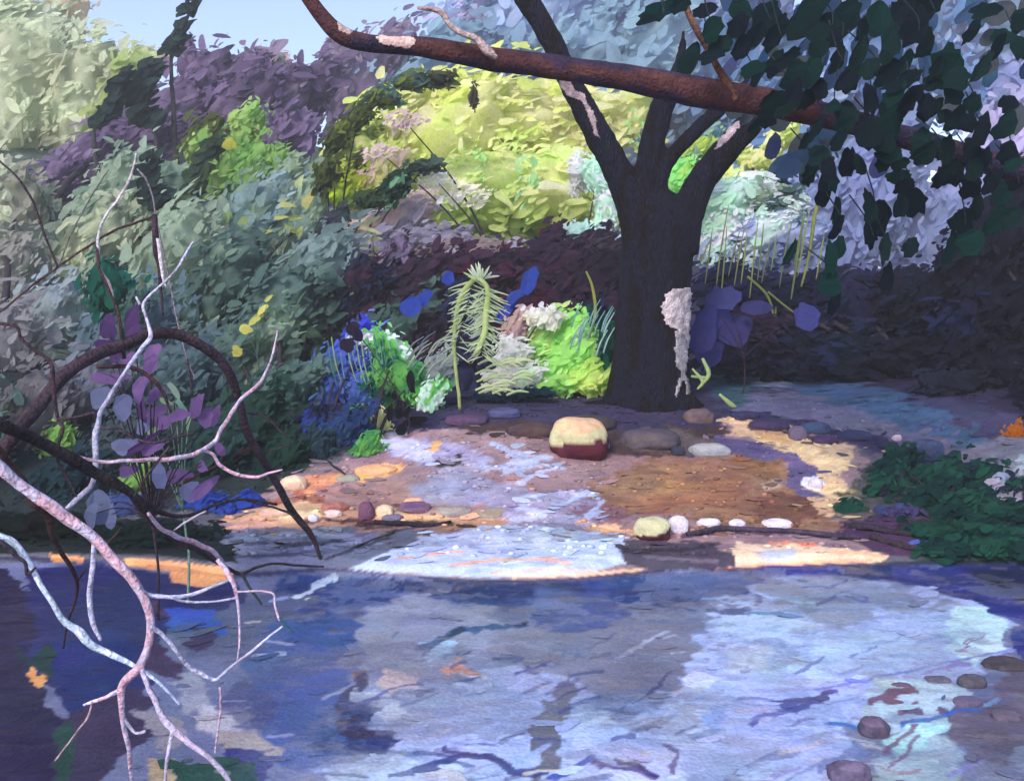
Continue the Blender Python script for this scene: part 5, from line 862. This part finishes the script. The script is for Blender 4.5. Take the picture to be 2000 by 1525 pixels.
stone('boulder', 'smaller cream and maroon boulder at the edge of the upper pool', 1276, 1036, 38, 26, [(186, 184, 144), (78, 30, 44)], split=(.0, -.3), cat='boulder')
W = [(214, 206, 214), (200, 192, 206)]; GW = 'row of white stones along the upper pool'
for lab, x, y, rx, ry in (('tall white stone leaning on the smaller cream and maroon boulder', 1325, 1026, 22, 20), ('white stone second after the smaller boulder in the white row', 1384, 1022, 24, 11), ('smallest white stone in the middle of the white row', 1440, 1023, 17, 10), ('longest white stone at the right end of the white row', 1518, 1024, 32, 11)):
    stone('stone', lab, x, y, rx, ry, W, GW)
stone('stone', 'lone white stone on the painted mauve shadow above the white row', 1592, 945, 14, 13, W)
GS = 'stones lining the left shore of the upper pool'
for lab, x, y, rx, ry, cols in (('plum stone with a tall shape left of the cream one', 716, 1000, 16, 22, [(96, 62, 92), (112, 76, 96)]), ('cream stone between the plum stones', 750, 1000, 20, 14, [(226, 200, 160), (214, 186, 150)]), ('long violet plum stone right of the cream one', 810, 992, 32, 12, [(92, 70, 104), (116, 84, 104)]), ('pale orange stone behind the violet plum stone', 808, 980, 18, 8, [(226, 170, 130)]), ('moss grey flat stone in the middle of the shore', 885, 1000, 40, 12, [(152, 146, 132), (136, 128, 124)]), ('olive grey flat stone at the right end of the shore row', 960, 1004, 38, 12, [(138, 126, 108), (150, 138, 122)]), ('grey violet stone behind the shore row', 768, 1012, 22, 9, [(112, 104, 124)]), ('brick brown stone at the left of the shore row', 655, 992, 30, 11, [(150, 96, 84), (168, 112, 96)]), ('pale pink pebble on the brick brown stone', 650, 1004, 18, 9, [(222, 200, 186)]), ('white pebble under the arch tip', 612, 1012, 10, 8, [(214, 214, 232)]), ('sand coloured stone left of the arch tip', 540, 1002, 34, 10, [(214, 180, 146), (196, 160, 140)]), ('cream peach slab highest on the left shore', 575, 945, 26, 16, [(226, 196, 160), (206, 176, 150)]), ('orange slab lying above the shore row', 735, 920, 44, 12, [(222, 168, 118), (206, 156, 120)]), ('greenish grey pebble beside the orange slab', 680, 936, 24, 9, [(150, 146, 130)])):
    stone('stone', lab, x, y, rx, ry, cols, GS)
GT = 'dark stones under the forked tree'
for lab, x, y, rx, ry, cols in (('small round black stone right below the trunk', 1323, 882, 14, 13, [(50, 52, 66)]), ('brown grey slab at the right foot of the trunk', 1365, 815, 30, 18, [(112, 92, 90), (98, 82, 84)]), ('pale grey slab leaning under the trunk', 1385, 880, 42, 15, [(160, 160, 158), (140, 142, 146)]), ('wide grey brown rock under the trunk', 1270, 862, 56, 24, [(92, 80, 82), (80, 72, 80)]), ('dark brown rock left of the round boulder', 1040, 842, 50, 17, [(76, 60, 58), (66, 54, 58)]), ('olive brown rock between boulder and trunk', 1150, 830, 50, 20, [(84, 74, 68), (66, 60, 60)]), ('violet slate stone on the dark bank edge', 985, 808, 34, 12, [(72, 74, 110), (62, 60, 92)]), ('plum brown ledge stone left on the dark bank edge', 910, 822, 44, 12, [(84, 60, 84), (70, 56, 80)])):
    stone('stone', lab, x, y, rx, ry, cols, GT)
GR = 'dark stones along the top of the right bank'
for lab, x, y, rx, ry, cols in (('long plum stone on the cream sand', 1500, 832, 40, 12, [(70, 52, 84), (58, 48, 76)]), ('indigo stone at the top of the cream sand', 1455, 812, 30, 10, [(48, 46, 76)]), ('slate blue stone behind the long plum stone', 1590, 838, 32, 14, [(62, 74, 104), (52, 60, 88)]), ('mauve grey stone between the plum stones', 1558, 848, 18, 16, [(108, 96, 116)]), ('short plum stone low on the cream sand', 1610, 860, 28, 11, [(70, 52, 84)]), ('indigo stone in the middle of the bank edge', 1670, 852, 36, 12, [(46, 48, 78), (54, 56, 88)]), ('pink grey pebble above the deep green bush', 1752, 856, 10, 8, [(190, 166, 176)]), ('black blue stone above the deep green bush', 1735, 872, 20, 11, [(40, 44, 66)]), ('big slate stone sunk in the deep green bush', 1812, 882, 30, 26, [(58, 66, 96), (66, 76, 104)]), ('white stone at the right edge above the bush', 1955, 945, 24, 22, [(150, 160, 182), (134, 144, 168)])):
    stone('stone', lab, x, y, rx, ry, cols, GR)
GB = 'brown stones standing in the shallow water at the lower right'
for lab, x, y, rx, ry, cols in (('large brown plum stone in the shallows', 1706, 1424, 32, 26, [(88, 72, 92), (98, 84, 104)]), ('long brown stone cut off by the bottom edge', 1655, 1510, 46, 26, [(98, 84, 108), (112, 100, 124)]), ('dark brown stone highest at the right edge', 1965, 1300, 50, 16, [(74, 66, 70), (88, 76, 80)]), ('grey brown stone in the curved row', 1898, 1332, 28, 16, [(96, 88, 96), (82, 78, 88)]), ('small grey stone left in the curved row', 1830, 1330, 26, 10, [(98, 92, 104), (112, 104, 116)]), ('flat mauve stone ending the curved row', 1760, 1342, 30, 8, [(120, 84, 108), (110, 90, 110)]), ('mauve grey stone at the right below the curved row', 1890, 1372, 30, 12, [(110, 98, 122)]), ('tall grey violet stone at the foot of the brown shore', 1965, 1400, 30, 16, [(104, 92, 108)])):
    stone('stone', lab, x, y, rx, ry, cols, GB)
# ---- driftwood
def stick(label, pts, c1, c2=None, dz=0):
    mb = MB(); out = []
    for x, y, w_ in pts:
        h = hit(x, y); r = w_/2*h[1]/F; out.append([h[0], h[1], max(h[2], 0 if h[1] < 5 else h[2])+r*.6+dz, r])
    tube3(mb, out, c1, c2, 8, .2); o = mb.build('stick', BARK()); tag(o, label, 'stick', 'sticks of driftwood along the water')
stick('long dark stick under the row of white stones', [(1340, 1046, 10), (1400, 1040, 13), (1470, 1038, 12), (1540, 1040, 12), (1620, 1052, 12), (1680, 1056, 12)], (66, 54, 72), (50, 44, 56))
stick('black stick running into the plum bush on the right', [(1650, 1030, 16), (1720, 1040, 14), (1800, 1050, 12), (1870, 1062, 8)], (44, 38, 48))
stick('dark stick slanting to the shore on the right', [(1700, 1052, 14), (1760, 1070, 14), (1820, 1084, 8)], (56, 44, 52))
stick('black jagged stick at the left end of the upper pool', [(730, 1022, 9), (790, 1026, 10), (840, 1030, 10), (880, 1022, 6)], (40, 34, 42))
stick('dark twig on the slate water of the upper pool', [(650, 1088, 4), (710, 1066, 5), (770, 1044, 4)], (50, 50, 60))
stick('crooked thin brown twig on the left of the bank', [(630, 895, 4), (655, 915, 5), (690, 938, 3)], (44, 42, 48))

# ------------------------------------------------------------------ mist under the trees
hz = bpy.data.materials.new('haze'); hz.use_nodes = True; t = hz.node_tree; t.nodes.clear(); ou = t.nodes.new('ShaderNodeOutputMaterial'); pv = t.nodes.new('ShaderNodeVolumePrincipled')
pv.inputs['Density'].default_value = .0045; pv.inputs['Color'].default_value = (.94, .95, .88, 1); pv.inputs['Anisotropy'].default_value = .1
t.links.new(pv.outputs[0], ou.inputs['Volume'])
mb = MB(); x0, x1, y0, y1, z0, z1 = -55, 55, -8, 70, -1.7, 32
mb.add([(x0, y0, z0), (x1, y0, z0), (x1, y1, z0), (x0, y1, z0), (x0, y0, z1), (x1, y0, z1), (x1, y1, z1), (x0, y1, z1)], [(3, 2, 1, 0), (4, 5, 6, 7), (0, 1, 5, 4), (1, 2, 6, 5), (2, 3, 7, 6), (3, 0, 4, 7)], lin((200, 200, 200)))
o = mb.build('haze', hz, origin=(0, 0, 0)); o['kind'] = 'stuff'; o['label'] = 'thin mist lying under the trees'
